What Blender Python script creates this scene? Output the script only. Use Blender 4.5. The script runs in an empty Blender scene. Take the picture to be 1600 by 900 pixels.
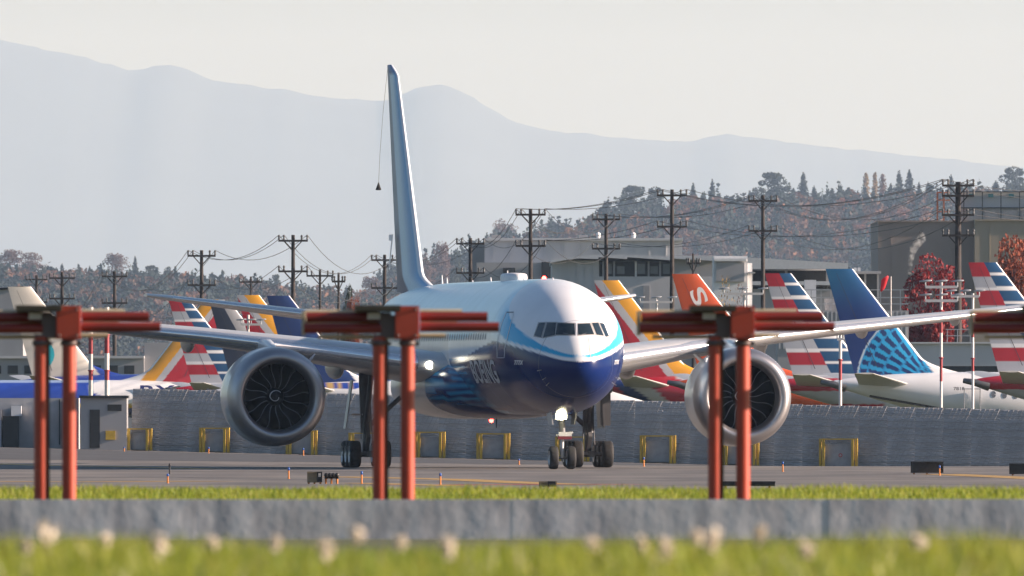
import bpy, bmesh, math, random
import numpy as np
from mathutils import Vector, Matrix, noise as mnoise

# ------------------------------------------------------------------ camera, sky, sun, exposure
F = 33000.0                 # focal length in pixels of a 1600 px wide frame
HC = 3.0                    # camera height
HY = 635.0                  # picture row of the horizon
sc = bpy.context.scene
C = sc.collection
cam_d = bpy.data.cameras.new('camera')
cam = bpy.data.objects.new('camera', cam_d)
C.objects.link(cam)
cam.location = (0, 0, HC)
cam.rotation_euler = (math.radians(90), 0, 0)
cam_d.sensor_width = 36.0
cam_d.lens = F / 1600 * 36
cam_d.shift_y = (HY - 450) / 1600
cam_d.clip_start = 1.0
cam_d.clip_end = 130000.0
cam_d.dof.use_dof = True
cam_d.dof.focus_distance = 1012.0
cam_d.dof.aperture_fstop = 15.0
sc.camera = cam

SUN_EL = math.radians(17.0)
SUN_AZ = math.radians(93.0)          # clockwise from the viewing direction (+Y)
w = bpy.data.worlds.new('World')
sc.world = w
w.use_nodes = True
nt = w.node_tree
nt.nodes.clear()
sky = nt.nodes.new('ShaderNodeTexSky')
sky.sky_type = 'NISHITA'
sky.sun_disc = False
sky.sun_elevation = SUN_EL
sky.sun_rotation = SUN_AZ
sky.air_density = 1.0
sky.dust_density = 0.8
sky.ozone_density = 3.0
bg = nt.nodes.new('ShaderNodeBackground')
bg.inputs[1].default_value = 0.054
wo = nt.nodes.new('ShaderNodeOutputWorld')
nt.links.new(sky.outputs[0], bg.inputs[0])
nt.links.new(bg.outputs[0], wo.inputs[0])
sd = bpy.data.lights.new('sun', 'SUN')
sd.energy = 5.0
sd.angle = math.radians(0.6)
sd.color = (1.0, 0.805, 0.67)
sun = bpy.data.objects.new('sun', sd)
C.objects.link(sun)
sdir = Vector((math.sin(SUN_AZ) * math.cos(SUN_EL), math.cos(SUN_AZ) * math.cos(SUN_EL), math.sin(SUN_EL)))
sun.rotation_euler = sdir.to_track_quat('Z', 'Y').to_euler()
sun.location = (60, 900, 80)
sc.view_settings.view_transform = 'Standard'
sc.view_settings.look = 'None'
sc.view_settings.gamma = 1.0
sc.view_settings.use_curve_mapping = False
sc.view_settings.exposure = 1.32
sc.cycles.use_denoising = True
sc.cycles.max_bounces = 8
sc.cycles.volume_bounces = 2
sc.cycles.transparent_max_bounces = 8
sc.cycles.sample_clamp_indirect = 10.0

R = random.Random(7)
PI = math.pi

def W(x, y, Y):
    """a picture point at distance Y -> world"""
    return Vector(((x - 800) / F * Y, Y, HC - (y - HY) / F * Y))

def G(x, y, z=0.0):
    """a picture point on level ground z"""
    Y = (HC - z) * F / (y - HY)
    return Vector(((x - 800) / F * Y, Y, z))

# ------------------------------------------------------------------ materials
MATS = {}
def mat(name, col, rough=0.6, metal=0.0, coat=0.0, var=0.12, scale=3.0, bump=0.0, attr=False,
        transl=0.0, emit=None, estr=0.0, spec=0.5):
    if name in MATS:
        return MATS[name]
    m = bpy.data.materials.new(name)
    m.use_nodes = True
    n = m.node_tree.nodes
    l = m.node_tree.links
    b = n['Principled BSDF']
    b.inputs['Roughness'].default_value = rough
    b.inputs['Metallic'].default_value = metal
    b.inputs['Coat Weight'].default_value = coat
    b.inputs['Coat Roughness'].default_value = 0.04
    b.inputs['Specular IOR Level'].default_value = spec
    tc = n.new('ShaderNodeTexCoord')
    nz = n.new('ShaderNodeTexNoise')
    nz.inputs['Scale'].default_value = scale
    nz.inputs['Detail'].default_value = 5
    l.new(tc.outputs['Object'], nz.inputs['Vector'])
    mx = n.new('ShaderNodeMix')
    mx.data_type = 'RGBA'
    mx.blend_type = 'MULTIPLY'
    mx.inputs[0].default_value = 1.0
    rp = n.new('ShaderNodeMapRange')
    rp.inputs[1].default_value = 0.3
    rp.inputs[2].default_value = 0.7
    rp.inputs[3].default_value = 1.0 - var
    rp.inputs[4].default_value = 1.0 + var * 0.4
    l.new(nz.outputs['Fac'], rp.inputs[0])
    l.new(rp.outputs[0], mx.inputs[7])
    if attr:
        a = n.new('ShaderNodeAttribute')
        a.attribute_name = 'Col'
        l.new(a.outputs['Color'], mx.inputs[6])
    else:
        mx.inputs[6].default_value = (*col, 1)
    l.new(mx.outputs[2], b.inputs['Base Color'])
    if bump > 0:
        bp = n.new('ShaderNodeBump')
        bp.inputs['Strength'].default_value = bump
        bp.inputs['Distance'].default_value = 0.05
        l.new(nz.outputs['Fac'], bp.inputs['Height'])
        l.new(bp.outputs[0], b.inputs['Normal'])
    if emit:
        b.inputs['Emission Color'].default_value = (*emit, 1)
        b.inputs['Emission Strength'].default_value = estr
    if transl > 0:
        out = n['Material Output']
        tr = n.new('ShaderNodeBsdfTranslucent')
        l.new(mx.outputs[2], tr.inputs[0])
        ms = n.new('ShaderNodeMixShader')
        ms.inputs[0].default_value = transl
        l.new(b.outputs[0], ms.inputs[1])
        l.new(tr.outputs[0], ms.inputs[2])
        l.new(ms.outputs[0], out.inputs[0])
    MATS[name] = m
    return m

# ------------------------------------------------------------------ mesh helpers
class MB:
    def __init__(self):
        self.v = []; self.f = []; self.mi = []; self.c = None; self.sm = []
    def add(self, vs, fs, mi=0, smooth=False):
        o = len(self.v)
        self.v += [tuple(p) for p in vs]
        self.f += [tuple(i + o for i in f) for f in fs]
        self.mi += [mi] * len(fs)
        self.sm += [smooth] * len(fs)
        return self
    def box(self, c, s, rot=None, mi=0):
        c = Vector(c)
        vs = []
        for dx in (-.5, .5):
            for dy in (-.5, .5):
                for dz in (-.5, .5):
                    p = Vector((dx * s[0], dy * s[1], dz * s[2]))
                    if rot is not None:
                        p = rot @ p
                    vs.append(c + p)
        return self.add(vs, [(0, 1, 3, 2), (4, 6, 7, 5), (0, 4, 5, 1), (2, 3, 7, 6), (0, 2, 6, 4), (1, 5, 7, 3)], mi)
    def tube(self, p0, p1, r0, r1=None, n=10, mi=0, cap=True, smooth=True):
        p0 = Vector(p0); p1 = Vector(p1)
        r1 = r0 if r1 is None else r1
        d = (p1 - p0).normalized()
        a = d.orthogonal().normalized(); b = d.cross(a)
        vs = []
        for p, r in ((p0, r0), (p1, r1)):
            for i in range(n):
                t = 2 * PI * i / n
                vs.append(p + a * math.cos(t) * r + b * math.sin(t) * r)
        self.add(vs, [(i, (i + 1) % n, n + (i + 1) % n, n + i) for i in range(n)], mi, smooth)
        if cap:
            self.add(vs[:n], [tuple(range(n - 1, -1, -1))], mi)
            self.add(vs[n:], [tuple(range(n))], mi)
        return self
    def bar(self, p0, p1, w_, h_, mi=0):
        """square bar between two points"""
        p0 = Vector(p0); p1 = Vector(p1)
        d = p1 - p0
        q = d.to_track_quat('X', 'Z').to_matrix()
        return self.box((p0 + p1) / 2, (d.length, w_, h_), q, mi)
    def lathe(self, prof, o, axis, n=32, mi=0, smooth=True, closed=False):
        """prof: (distance along axis, radius)"""
        o = Vector(o); d = Vector(axis).normalized()
        a = d.orthogonal().normalized(); b = d.cross(a)
        vs = []
        for x, r in prof:
            for i in range(n):
                t = 2 * PI * i / n
                vs.append(o + d * x + a * math.cos(t) * r + b * math.sin(t) * r)
        fs = []
        m = len(prof)
        for k in range(m if closed else m - 1):
            k2 = (k + 1) % m
            for i in range(n):
                j = (i + 1) % n
                fs.append((k * n + i, k * n + j, k2 * n + j, k2 * n + i))
        return self.add(vs, fs, mi, smooth)
    def loft(self, rings, mi=0, smooth=True, caps=True):
        n = len(rings[0]); vs = []; fs = []
        for r in rings:
            vs += list(r)
        for k in range(len(rings) - 1):
            for i in range(n):
                j = (i + 1) % n
                fs.append((k * n + i, k * n + j, (k + 1) * n + j, (k + 1) * n + i))
        self.add(vs, fs, mi, smooth)
        if caps:
            self.add(rings[0], [tuple(range(n))], mi)
            self.add(rings[-1], [tuple(range(n))], mi)
        return self
    def build(self, name, mats, parent=None, cols=None, loc=None, fixn=True):
        me = bpy.data.meshes.new(name)
        me.from_pydata(self.v, [], self.f)
        if not isinstance(mats, (list, tuple)):
            mats = [mats]
        for m in mats:
            me.materials.append(m)
        me.polygons.foreach_set('material_index', self.mi)
        me.polygons.foreach_set('use_smooth', self.sm)
        if cols is not None:
            at = me.color_attributes.new('Col', 'FLOAT_COLOR', 'POINT')
            at.data.foreach_set('color', np.array(cols, dtype=np.float32).ravel())
        if fixn:
            bm = bmesh.new(); bm.from_mesh(me)
            bmesh.ops.recalc_face_normals(bm, faces=bm.faces)
            bm.to_mesh(me); bm.free()
        me.update()
        o = bpy.data.objects.new(name, me)
        C.objects.link(o)
        if parent is not None:
            o.parent = parent
        if loc is not None:
            o.location = loc
        return o

def tag(o, label=None, cat=None, group=None, kind=None):
    if label: o['label'] = label
    if cat: o['category'] = cat
    if group: o['group'] = group
    if kind: o['kind'] = kind
    return o

def thing(name, label, cat, loc=(0, 0, 0), rz=0.0, group=None):
    o = bpy.data.objects.new(name, None)
    o.empty_display_size = 0.5
    C.objects.link(o)
    o.location = loc
    o.rotation_euler = (0, 0, rz)
    return tag(o, label, cat, group)

def dup(root, loc, rz=0.0, sc_=1.0, label=None):
    r = root.copy(); C.objects.link(r)
    r.location = loc; r.rotation_euler = (0, 0, rz)
    r.scale = (sc_,) * 3 if not isinstance(sc_, tuple) else sc_
    if label: r['label'] = label
    for ch in list(root.children):
        c = ch.copy(); C.objects.link(c); c.parent = r
        for g in list(ch.children):
            d = g.copy(); C.objects.link(d); d.parent = c
    return r

def share(o, name, parent, mtx=None):
    c = bpy.data.objects.new(name, o.data)
    C.objects.link(c); c.parent = parent
    if mtx is not None: c.matrix_local = mtx
    return c

def ordinal(i):
    return ['first', 'second', 'third', 'fourth', 'fifth', 'sixth', 'seventh', 'eighth', 'ninth', 'tenth', 'eleventh',
            'twelfth', 'thirteenth', 'fourteenth', 'fifteenth', 'sixteenth', 'seventeenth', 'eighteenth', 'nineteenth',
            'twentieth'][i] if i < 20 else f'{i + 1}th'

def interp(tab, x):
    return float(np.interp(x, [t[0] for t in tab], [t[1] for t in tab]))

def sst(a, b, x):
    t = min(1.0, max(0.0, (x - a) / (b - a)))
    return t * t * (3 - 2 * t)

def lerp3(a, b, t):
    return tuple(a[i] + (b[i] - a[i]) * t for i in range(3))

def text_mesh(txt, shear=0.0, bold=0.0, cuts=0):
    """flat text outline: verts normalised to the unit square, and faces"""
    cu = bpy.data.curves.new('t', 'FONT')
    cu.body = txt
    cu.shear = shear
    cu.offset = bold
    o = bpy.data.objects.new('t', cu)
    C.objects.link(o)
    dg = bpy.context.evaluated_depsgraph_get()
    me = bpy.data.meshes.new_from_object(o.evaluated_get(dg))
    bm = bmesh.new(); bm.from_mesh(me)
    bmesh.ops.triangulate(bm, faces=bm.faces)
    if cuts:
        bmesh.ops.subdivide_edges(bm, edges=bm.edges[:], cuts=cuts, use_grid_fill=True)
        bmesh.ops.triangulate(bm, faces=bm.faces)
    vs = [v.co.copy() for v in bm.verts]
    bm.verts.index_update()
    fs = [tuple(v.index for v in f.verts) for f in bm.faces]
    bm.free()
    bpy.data.objects.remove(o); bpy.data.curves.remove(cu); bpy.data.meshes.remove(me)
    x0 = min(v.x for v in vs); x1 = max(v.x for v in vs); y0 = min(v.y for v in vs); y1 = max(v.y for v in vs)
    return [((v.x - x0) / (x1 - x0), (v.y - y0) / (y1 - y0)) for v in vs], fs

# ------------------------------------------------------------------ the ground
ZP = [(0, 2.27), (40, 2.39), (62, 2.365), (82, 2.34), (95, 2.22), (130, 1.9), (180, 1.72), (215, 1.76), (262, 1.90), (275, 1.88), (330, 0.4),
      (420, -0.06), (700, -0.03), (110000, -0.03)]
def fz(X):
    return min(0.9, max(-0.7, 0.08 - 0.0242 * X))
def gz(X, Y):
    z = interp(ZP, Y)
    if Y > 1050:
        t = sst(1055, 1135, Y) * (1 - sst(1300, 1380, Y))
        z = z * (1 - t) + (fz(X) - 0.03) * t
    return z
ys = list(np.linspace(0, 100, 30)) + list(np.linspace(104, 440, 80)) + list(np.linspace(460, 1040, 24)) + \
     list(np.linspace(1050, 1380, 40)) + [1500, 1800, 2400, 3200, 5000, 8000, 12000, 18000, 26000, 36000, 52000, 70000, 104000]
xs = [-4400, -1800, -800, -300, -120, -60] + list(np.linspace(-45, 45, 46)) + [60, 120, 300, 800, 1800, 4400]
def sheet(ys, xs, dz):
    m = MB()
    vs = [(x, y, gz(x, y) + dz) for y in ys for x in xs]
    n = len(xs)
    m.add(vs, [(j * n + i, j * n + i + 1, (j + 1) * n + i + 1, (j + 1) * n + i) for j in range(len(ys) - 1) for i in range(n - 1)], 0, True)
    return m
m_soil = mat('field soil and turf', (0.075, 0.085, 0.03), 0.95, var=0.4, scale=0.8, bump=0.4)
tag(sheet(ys, xs, 0).build('ground', m_soil, fixn=False), kind='structure')
def asphalt_mat():
    m = mat('taxiway asphalt', (0.165, 0.15, 0.138), 0.8, var=0.18, scale=0.35)
    n = m.node_tree.nodes; l = m.node_tree.links
    b = n['Principled BSDF']
    tc = n.new('ShaderNodeTexCoord')
    mp = n.new('ShaderNodeMapping'); mp.inputs['Scale'].default_value = (0.06, 0.012, 1)
    nz = n.new('ShaderNodeTexNoise'); nz.inputs['Scale'].default_value = 3.0; nz.inputs['Detail'].default_value = 6
    l.new(tc.outputs['Object'], mp.inputs[0]); l.new(mp.outputs[0], nz.inputs['Vector'])
    cr = n.new('ShaderNodeValToRGB')
    cr.color_ramp.elements[0].position = 0.36; cr.color_ramp.elements[0].color = (0.6, 0.6, 0.62, 1)
    cr.color_ramp.elements[1].position = 0.62; cr.color_ramp.elements[1].color = (1.1, 1.07, 1.03, 1)
    l.new(nz.outputs['Fac'], cr.inputs[0])
    old = b.inputs['Base Color'].links[0].from_socket
    mx = n.new('ShaderNodeMix'); mx.data_type = 'RGBA'; mx.blend_type = 'MULTIPLY'; mx.inputs[0].default_value = 1
    l.new(old, mx.inputs[6]); l.new(cr.outputs[0], mx.inputs[7]); l.new(mx.outputs[2], b.inputs['Base Color'])
    return m
m_asph = asphalt_mat()
tag(sheet([y for y in ys if 740 <= y <= 1380], [x for x in xs if abs(x) <= 300], 0.03).build('taxiway', m_asph, fixn=False), kind='structure')
m_apron = mat('apron concrete', (0.10, 0.10, 0.105), 0.85, var=0.2, scale=0.2)
def strip_sheet(name, pts, wid, m, dz, kind='structure'):
    """a painted strip following world points"""
    mb = MB(); vs = []
    pts = [Vector(p) for p in pts]
    seg = []
    for a, b in zip(pts[:-1], pts[1:]):
        k = max(2, int((b - a).length / 4))
        seg += [a.lerp(b, i / k) for i in range(k)]
    seg.append(pts[-1])
    for i, p in enumerate(seg):
        d = (seg[min(i + 1, len(seg) - 1)] - seg[max(i - 1, 0)])
        nrm = Vector((-d.y, d.x, 0)).normalized() * wid / 2
        for q in (p - nrm, p + nrm):
            vs.append((q.x, q.y, gz(q.x, q.y) + dz))
    k = len(seg)
    mb.add(vs, [(2 * i, 2 * i + 1, 2 * i + 3, 2 * i + 2) for i in range(k - 1)])
    return tag(mb.build(name, m, fixn=False), kind=kind)
m_yel = mat('yellow line paint', (0.46, 0.27, 0.06), 0.6, var=0.35, scale=2)
m_redp = mat('red surface paint', (0.34, 0.05, 0.05), 0.6, var=0.4, scale=1)
m_rub = mat('rubbered asphalt', (0.13, 0.125, 0.12), 0.85, var=0.5, scale=0.6)
m_tar = mat('dark sealed asphalt', (0.06, 0.06, 0.064), 0.85, var=0.3, scale=0.4)
strip_sheet('taxiway_line', [G(-160, 726), G(170, 729), G(330, 733)], 1.5, m_yel, 0.040)
strip_sheet('taxiway_line', [G(-200, 752), G(120, 753), G(330, 752)], 4.0, m_yel, 0.040)
strip_sheet('taxiway_line', [G(520, 745), G(700, 749), G(830, 755), G(890, 757)], 2.0, m_yel, 0.040)
strip_sheet('taxiway_line', [G(560, 755), G(720, 759.5)], 1.6, m_yel, 0.040)
strip_sheet('taxiway_line', [G(1470, 741), G(1560, 745), G(1700, 752)], 2.0, m_yel, 0.040)
strip_sheet('surface_marking', [G(735, 757), G(870, 757.5)], 12.0, m_redp, 0.036)
for ya, yb in ((738, 737), (743, 744), (749, 748.4), (757.5, 758)):
    strip_sheet('pavement_seam', [G(-300, ya), G(1900, yb)], 0.5, m_tar, 0.034)
for xa, xb, yy, wd in ((150, 760, 736.2, 3.0), (600, 1500, 740.5, 2.4), (900, 1650, 747, 1.5), (-100, 420, 746, 3.2)):
    strip_sheet('tyre_rubber_mark', [G(xa, yy), G((xa + xb) / 2, yy + 0.3), G(xb, yy - 0.4)], wd, m_rub, 0.037)
mb = sheet(list(np.linspace(1088, 1142, 16)), [x for x in xs if abs(x) <= 300], 0.036)
tag(mb.build('service_road', m_tar, fixn=False), kind='structure')

# ------------------------------------------------------------------ far mountains
m_mtn = mat('mountain forest', (0.03, 0.045, 0.065), 0.95, var=0.3, scale=0.001)
def mountain(name, prof, Y0, depth):
    mb = MB(); vs = []
    x0, x1 = prof[0][0], prof[-1][0]
    nx, ny = 260, 22
    for j in range(ny):
        v = j / (ny - 1)
        for i in range(nx):
            px = x0 + (x1 - x0) * i / (nx - 1)
            yy = interp(prof, px)
            p = W(px, yy, Y0)
            h = p.z + mnoise.fractal(Vector((px * 0.03, 3.1, Y0)), 1.0, 2.0, 5) * 9
            t = v
            ridge = (1 - abs(t * 2 - 1) ** 1.4)
            n_ = 0.10 * mnoise.fractal(Vector((px * 0.006, t * 5, 1.7)), 1.0, 2.0, 4)
            z = h * ridge * (1 + 0.25 * n_ * (1 - ridge)) if t < 0.5 else h * ridge * (1 + 0.1 * n_ * (1 - ridge))
            vs.append((p.x, Y0 + (t - 0.5) * depth, max(-5, z - 3)))
    mb.add(vs, [(j * nx + i, j * nx + i + 1, (j + 1) * nx + i + 1, (j + 1) * nx + i) for j in range(ny - 1) for i in range(nx - 1)], 0, True)
    return tag(mb.build(name, m_mtn, fixn=False), kind='structure')
mountain('mountain_range', [(-900, -30), (-300, 10), (0, 55), (60, 68), (130, 82), (200, 103), (230, 100), (262, 95), (300, 104), (330, 118), (400, 128),
         (450, 136), (520, 148), (600, 152), (645, 136), (672, 127), (692, 125), (720, 135), (760, 160), (800, 184), (850, 198),
         (920, 205), (1000, 213), (1080, 216), (1110, 208), (1135, 203), (1180, 210), (1250, 220), (1330, 228), (1420, 238),
         (1500, 246), (1570, 254), (1700, 275), (2000, 330), (2500, 400)], 90000, 18000)

# ------------------------------------------------------------------ the large airliner
TH = math.radians(7.4)
NOSE = Vector((3.24, 1000.0, 0.0))
jet = thing('airliner', 'large white, light blue and navy twin-engine airliner taxiing towards the camera', 'airplane', NOSE, TH)

ZT, TOP, BOT, HW = 4.85, 9.12, 2.60, 3.14
def bl(t, a, b):
    t = min(1, max(0, t))
    return (1 - (1 - t) ** a) ** b
def sect(s):
    hw = HW * bl(s / 9.8, 2.0, 0.50)
    top = ZT + (TOP - ZT) * bl(s / 11.5, 2.0, 0.51)
    bot = ZT - (ZT - BOT) * bl(s / 7.8, 2.0, 0.50)
    if s > 46:
        t = (s - 46) / 28.0
        hw *= max(0.08, 1 - 0.92 * t ** 1.8)
        bot += (7.3 - BOT) * t ** 1.5
        top -= 0.9 * t ** 2
    zm0 = ZT + (5.87 - ZT) * sst(0, 8, s)
    zm = min(max(zm0, bot + 0.02), top - 0.02) if s <= 46 else (top + bot) / 2
    return hw, zm, max(top - zm, 1e-3), max(zm - bot, 1e-3)
def fpt(s, th, off=0.0):
    hw, zm, ht, hb = sect(s)
    c = math.cos(th); sn = math.sin(th)
    return Vector(((hw + off) * sn, s, zm + ((ht if c > 0 else hb) + off) * c))
def inside(p):
    s = p.y
    if s <= 0.0 or s > 74: return False
    hw, zm, ht, hb = sect(s)
    dz = p.z - zm
    return (p.x / max(hw, 1e-4)) ** 2 + (dz / (ht if dz > 0 else hb)) ** 2 <= 1
RI = Matrix.Rotation(-TH, 3, 'Z')
CO = RI @ (Vector((0, 0, HC)) - NOSE)
def hit(px, py, off=0.0):
    """where the sight line through a picture point meets the fuselage skin (local)"""
    d = RI @ Vector(((px - 800) / F, 1, -(py - HY) / F))
    t = 998.0
    while t < 1075 and not inside(CO + d * t):
        t += 0.15
    a, b = t - 0.15, t
    for _ in range(22):
        m = (a + b) / 2
        if inside(CO + d * m): b = m
        else: a = m
    p = CO + d * b
    hw, zm, ht, hb = sect(p.y)
    h = ht if p.z > zm else hb
    e = 0.02
    h2 = sect(p.y + e)
    f0 = (p.x / hw) ** 2 + ((p.z - zm) / h) ** 2
    hh = h2[2] if p.z > h2[1] else h2[3]
    f1 = (p.x / h2[0]) ** 2 + ((p.z - h2[1]) / hh) ** 2
    n = Vector((2 * p.x / hw ** 2, (f1 - f0) / e, 2 * (p.z - zm) / h ** 2)).normalized()
    return p + n * off

WHITE = (0.77, 0.77, 0.79); LBLUE = (0.52, 0.77, 0.90); CYAN = (0.035, 0.38, 0.66); NAVY = (0.004, 0.017, 0.10)
GREYW = (0.62, 0.62, 0.64)
nv = [hit(x, y) for x, y in ((905, 565), (880, 563), (860, 558), (840, 552), (820, 546), (803, 541), (790, 537))]
NAVY_Z = sorted([(p.y, p.z) for p in nv])
s_end = NAVY_Z[-1][0]
NAVY_Z += [(s_end + 2.5, NAVY_Z[-1][1] + 0.12), (s_end + 8, 5.75), (s_end + 14, 5.3), (80, 5.2)]
up = [hit(x, y) for x, y in ((905, 555), (870, 548), (850, 540), (820, 523), (806, 510), (796, 494), (797, 475), (806, 460), (822, 446), (845, 437))]
UP_S = sorted([(p.z, p.y) for p in up])
for i in range(1, len(UP_S)):
    if UP_S[i][1] < UP_S[i - 1][1]: UP_S[i] = (UP_S[i][0], UP_S[i - 1][1])
def paint(s, z, l):
    ne = interp(NAVY_Z, s)
    e = 0.03
    if s < 25:
        base = WHITE
        zlo = ne + 0.16 + 0.75 * sst(5, 10, s)
        su = interp(UP_S, z)
        k = sst(-e, e, z - zlo) * sst(-0.06, 0.06, s - su)
        cy = lerp3(CYAN, LBLUE, max(sst(5.5, 9.5, s), sst(7.0, 8.0, z)))
        base = lerp3(base, cy, k)
        nav = NAVY
        if s > 18.5:
            st = 1.0 if (z * 3.2) % 1.0 > 0.55 else 0.0
            nav = lerp3(NAVY, CYAN, 0.5 * st * sst(18.5, 20, s))
        return lerp3(nav, base, sst(-e, e, z - ne))
    zlo = 6.55
    base = lerp3(GREYW, LBLUE, sst(zlo - .05, zlo + .05, z))
    return base
ss = list(np.linspace(0.0, 1.0, 26) ** 2 * 1.2) + list(np.linspace(1.26, 12, 140)) + list(np.linspace(12.2, 30, 100)) + list(np.linspace(30.5, 74, 80))
NT = 200
mb = MB(); cols = []
vs = []
for s in ss:
    for k in range(NT):
        p = fpt(max(s, 1e-4), 2 * PI * k / NT)
        vs.append(p); cols.append((*paint(s, p.z, p.x), 1))
mb.add(vs, [(i * NT + k, i * NT + (k + 1) % NT, (i + 1) * NT + (k + 1) % NT, (i + 1) * NT + k) for i in range(len(ss) - 1) for k in range(NT)], 0, True)
m_paint = mat('airliner gloss paint', (1, 1, 1), 0.2, coat=0.0, var=0.05, scale=0.6, attr=True, spec=0.14)
fus = mb.build('fuselage', m_paint, jet, cols)
# belly fairing
mb = MB(); vs = []; cols = []
fs_ = list(np.linspace(22.0, 48, 60))
for s in fs_:
    t = (s - 22.0) / 26.0
    k = bl(t / 0.28, 2, 0.55) * bl((1 - t) / 0.35, 2, 0.6)
    for j in range(60):
        a = 2 * PI * j / 60
        hwf = 2.2 + 1.75 * k; hz = 0.9 + 0.72 * k
        z = 4.0 + hz * math.copysign(abs(math.cos(a)) ** 0.8, math.cos(a)); x = hwf * math.copysign(abs(math.sin(a)) ** 0.8, math.sin(a))
        vs.append((x, s, z))
        if s < 28:
            st = 1.0 if (z * 3.2) % 1.0 > 0.55 else 0.0
            nav = lerp3(NAVY, CYAN, 0.55 * st * sst(2.9, 3.6, z) * (1 - sst(5.2, 5.6, z)))
            c = nav
        else: c = GREYW
        cols.append((*c, 1))
mb.add(vs, [(i * 60 + j, i * 60 + (j + 1) % 60, (i + 1) * 60 + (j + 1) % 60, (i + 1) * 60 + j) for i in range(len(fs_) - 1) for j in range(60)], 0, True)
mb.build('belly_fairing', m_paint, jet, cols)

# decals and panes that lie on the skin
def skin_patch(quad, n, off):
    a, b, c, d = [Vector(q) for q in quad]          # pixel corners, in order
    vs = []
    for j in range(n + 1):
        for i in range(n + 1):
            u, v = i / n, j / n
            q = (a * (1 - u) + b * u) * (1 - v) + (d * (1 - u) + c * u) * v
            vs.append(hit(q.x, q.y, off))
    return vs, [(j * (n + 1) + i, j * (n + 1) + i + 1, (j + 1) * (n + 1) + i + 1, (j + 1) * (n + 1) + i) for j in range(n) for i in range(n)]
m_glass = mat('cockpit glass', (0.012, 0.02, 0.024), 0.06, var=0.05, coat=0.5)
m_frame = mat('window surround', (0.34, 0.32, 0.31), 0.45, var=0.05)
panes = [[(842.5, 505), (852, 504.5), (845.5, 527), (835, 524.5)], [(855, 504.5), (869, 504.5), (867, 523.5), (849, 527.5)],
         [(871.5, 505), (897.5, 506), (898, 523), (868.5, 523)], [(903, 506.5), (921.5, 505.5), (928, 522.5), (904, 523)],
         [(925, 505), (934.5, 504.5), (943, 524.5), (932, 523)], [(937, 505), (943.5, 506), (951, 525), (946, 526.5)]]
for q in panes:
    cx = sum(p[0] for p in q) / 4; cy = sum(p[1] for p in q) / 4
    q2 = [(cx + (x - cx) * 1.0 + math.copysign(1.6, x - cx), cy + (y - cy) + math.copysign(1.5, y - cy)) for x, y in q]
    mb = MB(); mb.add(*skin_patch(q2, 6, 0.008), smooth=True)
    fr = mb.build('cockpit_window', m_frame, jet, fixn=False)
    mb = MB(); mb.add(*skin_patch(q, 6, 0.018), smooth=True)
    mb.build('pane', m_glass, fr, fixn=False)
m_letter = mat('white lettering', (0.72, 0.72, 0.74), 0.4, var=0.05)
def decal(txt, quad, name, m, shear=0.0, bold=0.0, off=0.02):
    uv, fs = text_mesh(txt, shear, bold)
    a, b, c, d = [Vector(q) for q in quad]     # bottom-left, bottom-right, top-right, top-left
    vs = []
    for u, v in uv:
        q = (a * (1 - u) + b * u) * (1 - v) + (d * (1 - u) + c * u) * v
        vs.append(hit(q.x, q.y, off))
    mb = MB(); mb.add(vs, fs)
    return mb.build(name, m, jet, fixn=False)
uv, fs = text_mesh('BOEING', 0.2, 0.02, 3)
vs = []
for u, v in uv:
    s_, z_ = 17.6 - 9.2 * u, 4.12 + 1.12 * v
    hw_, zm_, ht_, hb_ = sect(s_)
    vs.append(fpt(s_, -math.acos(max(-1, min(1, (z_ - zm_) / (ht_ if z_ > zm_ else hb_)))), 0.03))
mb = MB(); mb.add(vs, fs); mb.build('lettering', mat('pale grey lettering', (0.42, 0.43, 0.47), 0.45), jet, fixn=False)
decal('777X', [(804, 570), (818, 570), (818, 563), (804, 563)], 'lettering', m_letter, 0.15, 0.02)
decal('777X', [(959, 570), (966, 569), (967, 562), (960, 563)], 'lettering', m_letter, 0.15, 0.02)
def skin_line(pts, wpx, name, m, off=0.012):
    mb = MB(); vs = []
    P = []
    for a, b in zip(pts[:-1], pts[1:]):
        a = Vector(a); b = Vector(b); k = max(2, int((b - a).length / 3))
        P += [a.lerp(b, i / k) for i in range(k)]
    P.append(Vector(pts[-1]))
    for i, p in enumerate(P):
        d = P[min(i + 1, len(P) - 1)] - P[max(0, i - 1)]
        n = Vector((-d.y, d.x)).normalized() * wpx / 2
        vs += [hit(p.x - n.x, p.y - n.y, off), hit(p.x + n.x, p.y + n.y, off)]
    mb.add(vs, [(2 * i, 2 * i + 1, 2 * i + 3, 2 * i + 2) for i in range(len(P) - 1)])
    return mb.build(name, m, jet, fixn=False)
m_line = mat('pale panel edge', (0.55, 0.57, 0.62), 0.4, var=0.05)
m_dline = mat('dark panel seam', (0.10, 0.11, 0.13), 0.6, var=0.05)
skin_line([(791, 488), (803, 488), (796, 515), (789, 545), (788, 559), (777, 559), (777, 535), (783, 508), (791, 488)], 0.9, 'door_outline', m_line)
skin_line([(792, 488), (803, 488)], 1.3, 'door_seam', m_dline, 0.016)
skin_line([(920, 528), (921, 545), (923, 560)], 1.0, 'nose_crease_line', m_frame)  # painted grey line stands in for the shading crease on the nose
skin_line([(901, 505), (900.5, 524)], 2.2, 'window_post', m_letter, 0.02)
for a, b in (((893, 523.5), (880, 521)), ((908, 523.5), (916, 521))):
    skin_line([a, b], 0.8, 'wiper', m_dline, 0.03)
for s_ in (1.7, 9.6, 14.2, 19.0, 31, 43):
    mb = MB(); vs = []
    for k in range(121):
        a_ = 2 * PI * k / 120
        vs += [fpt(s_, a_, 0.006), fpt(s_ + 0.02, a_, 0.006)]
    mb.add(vs, [(2 * i, 2 * i + 1, 2 * i + 3, 2 * i + 2) for i in range(120)], 0, True)
    mb.build('panel_seam', mat('soft panel seam', (0.09, 0.10, 0.14), 0.5), jet, fixn=False)
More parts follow.
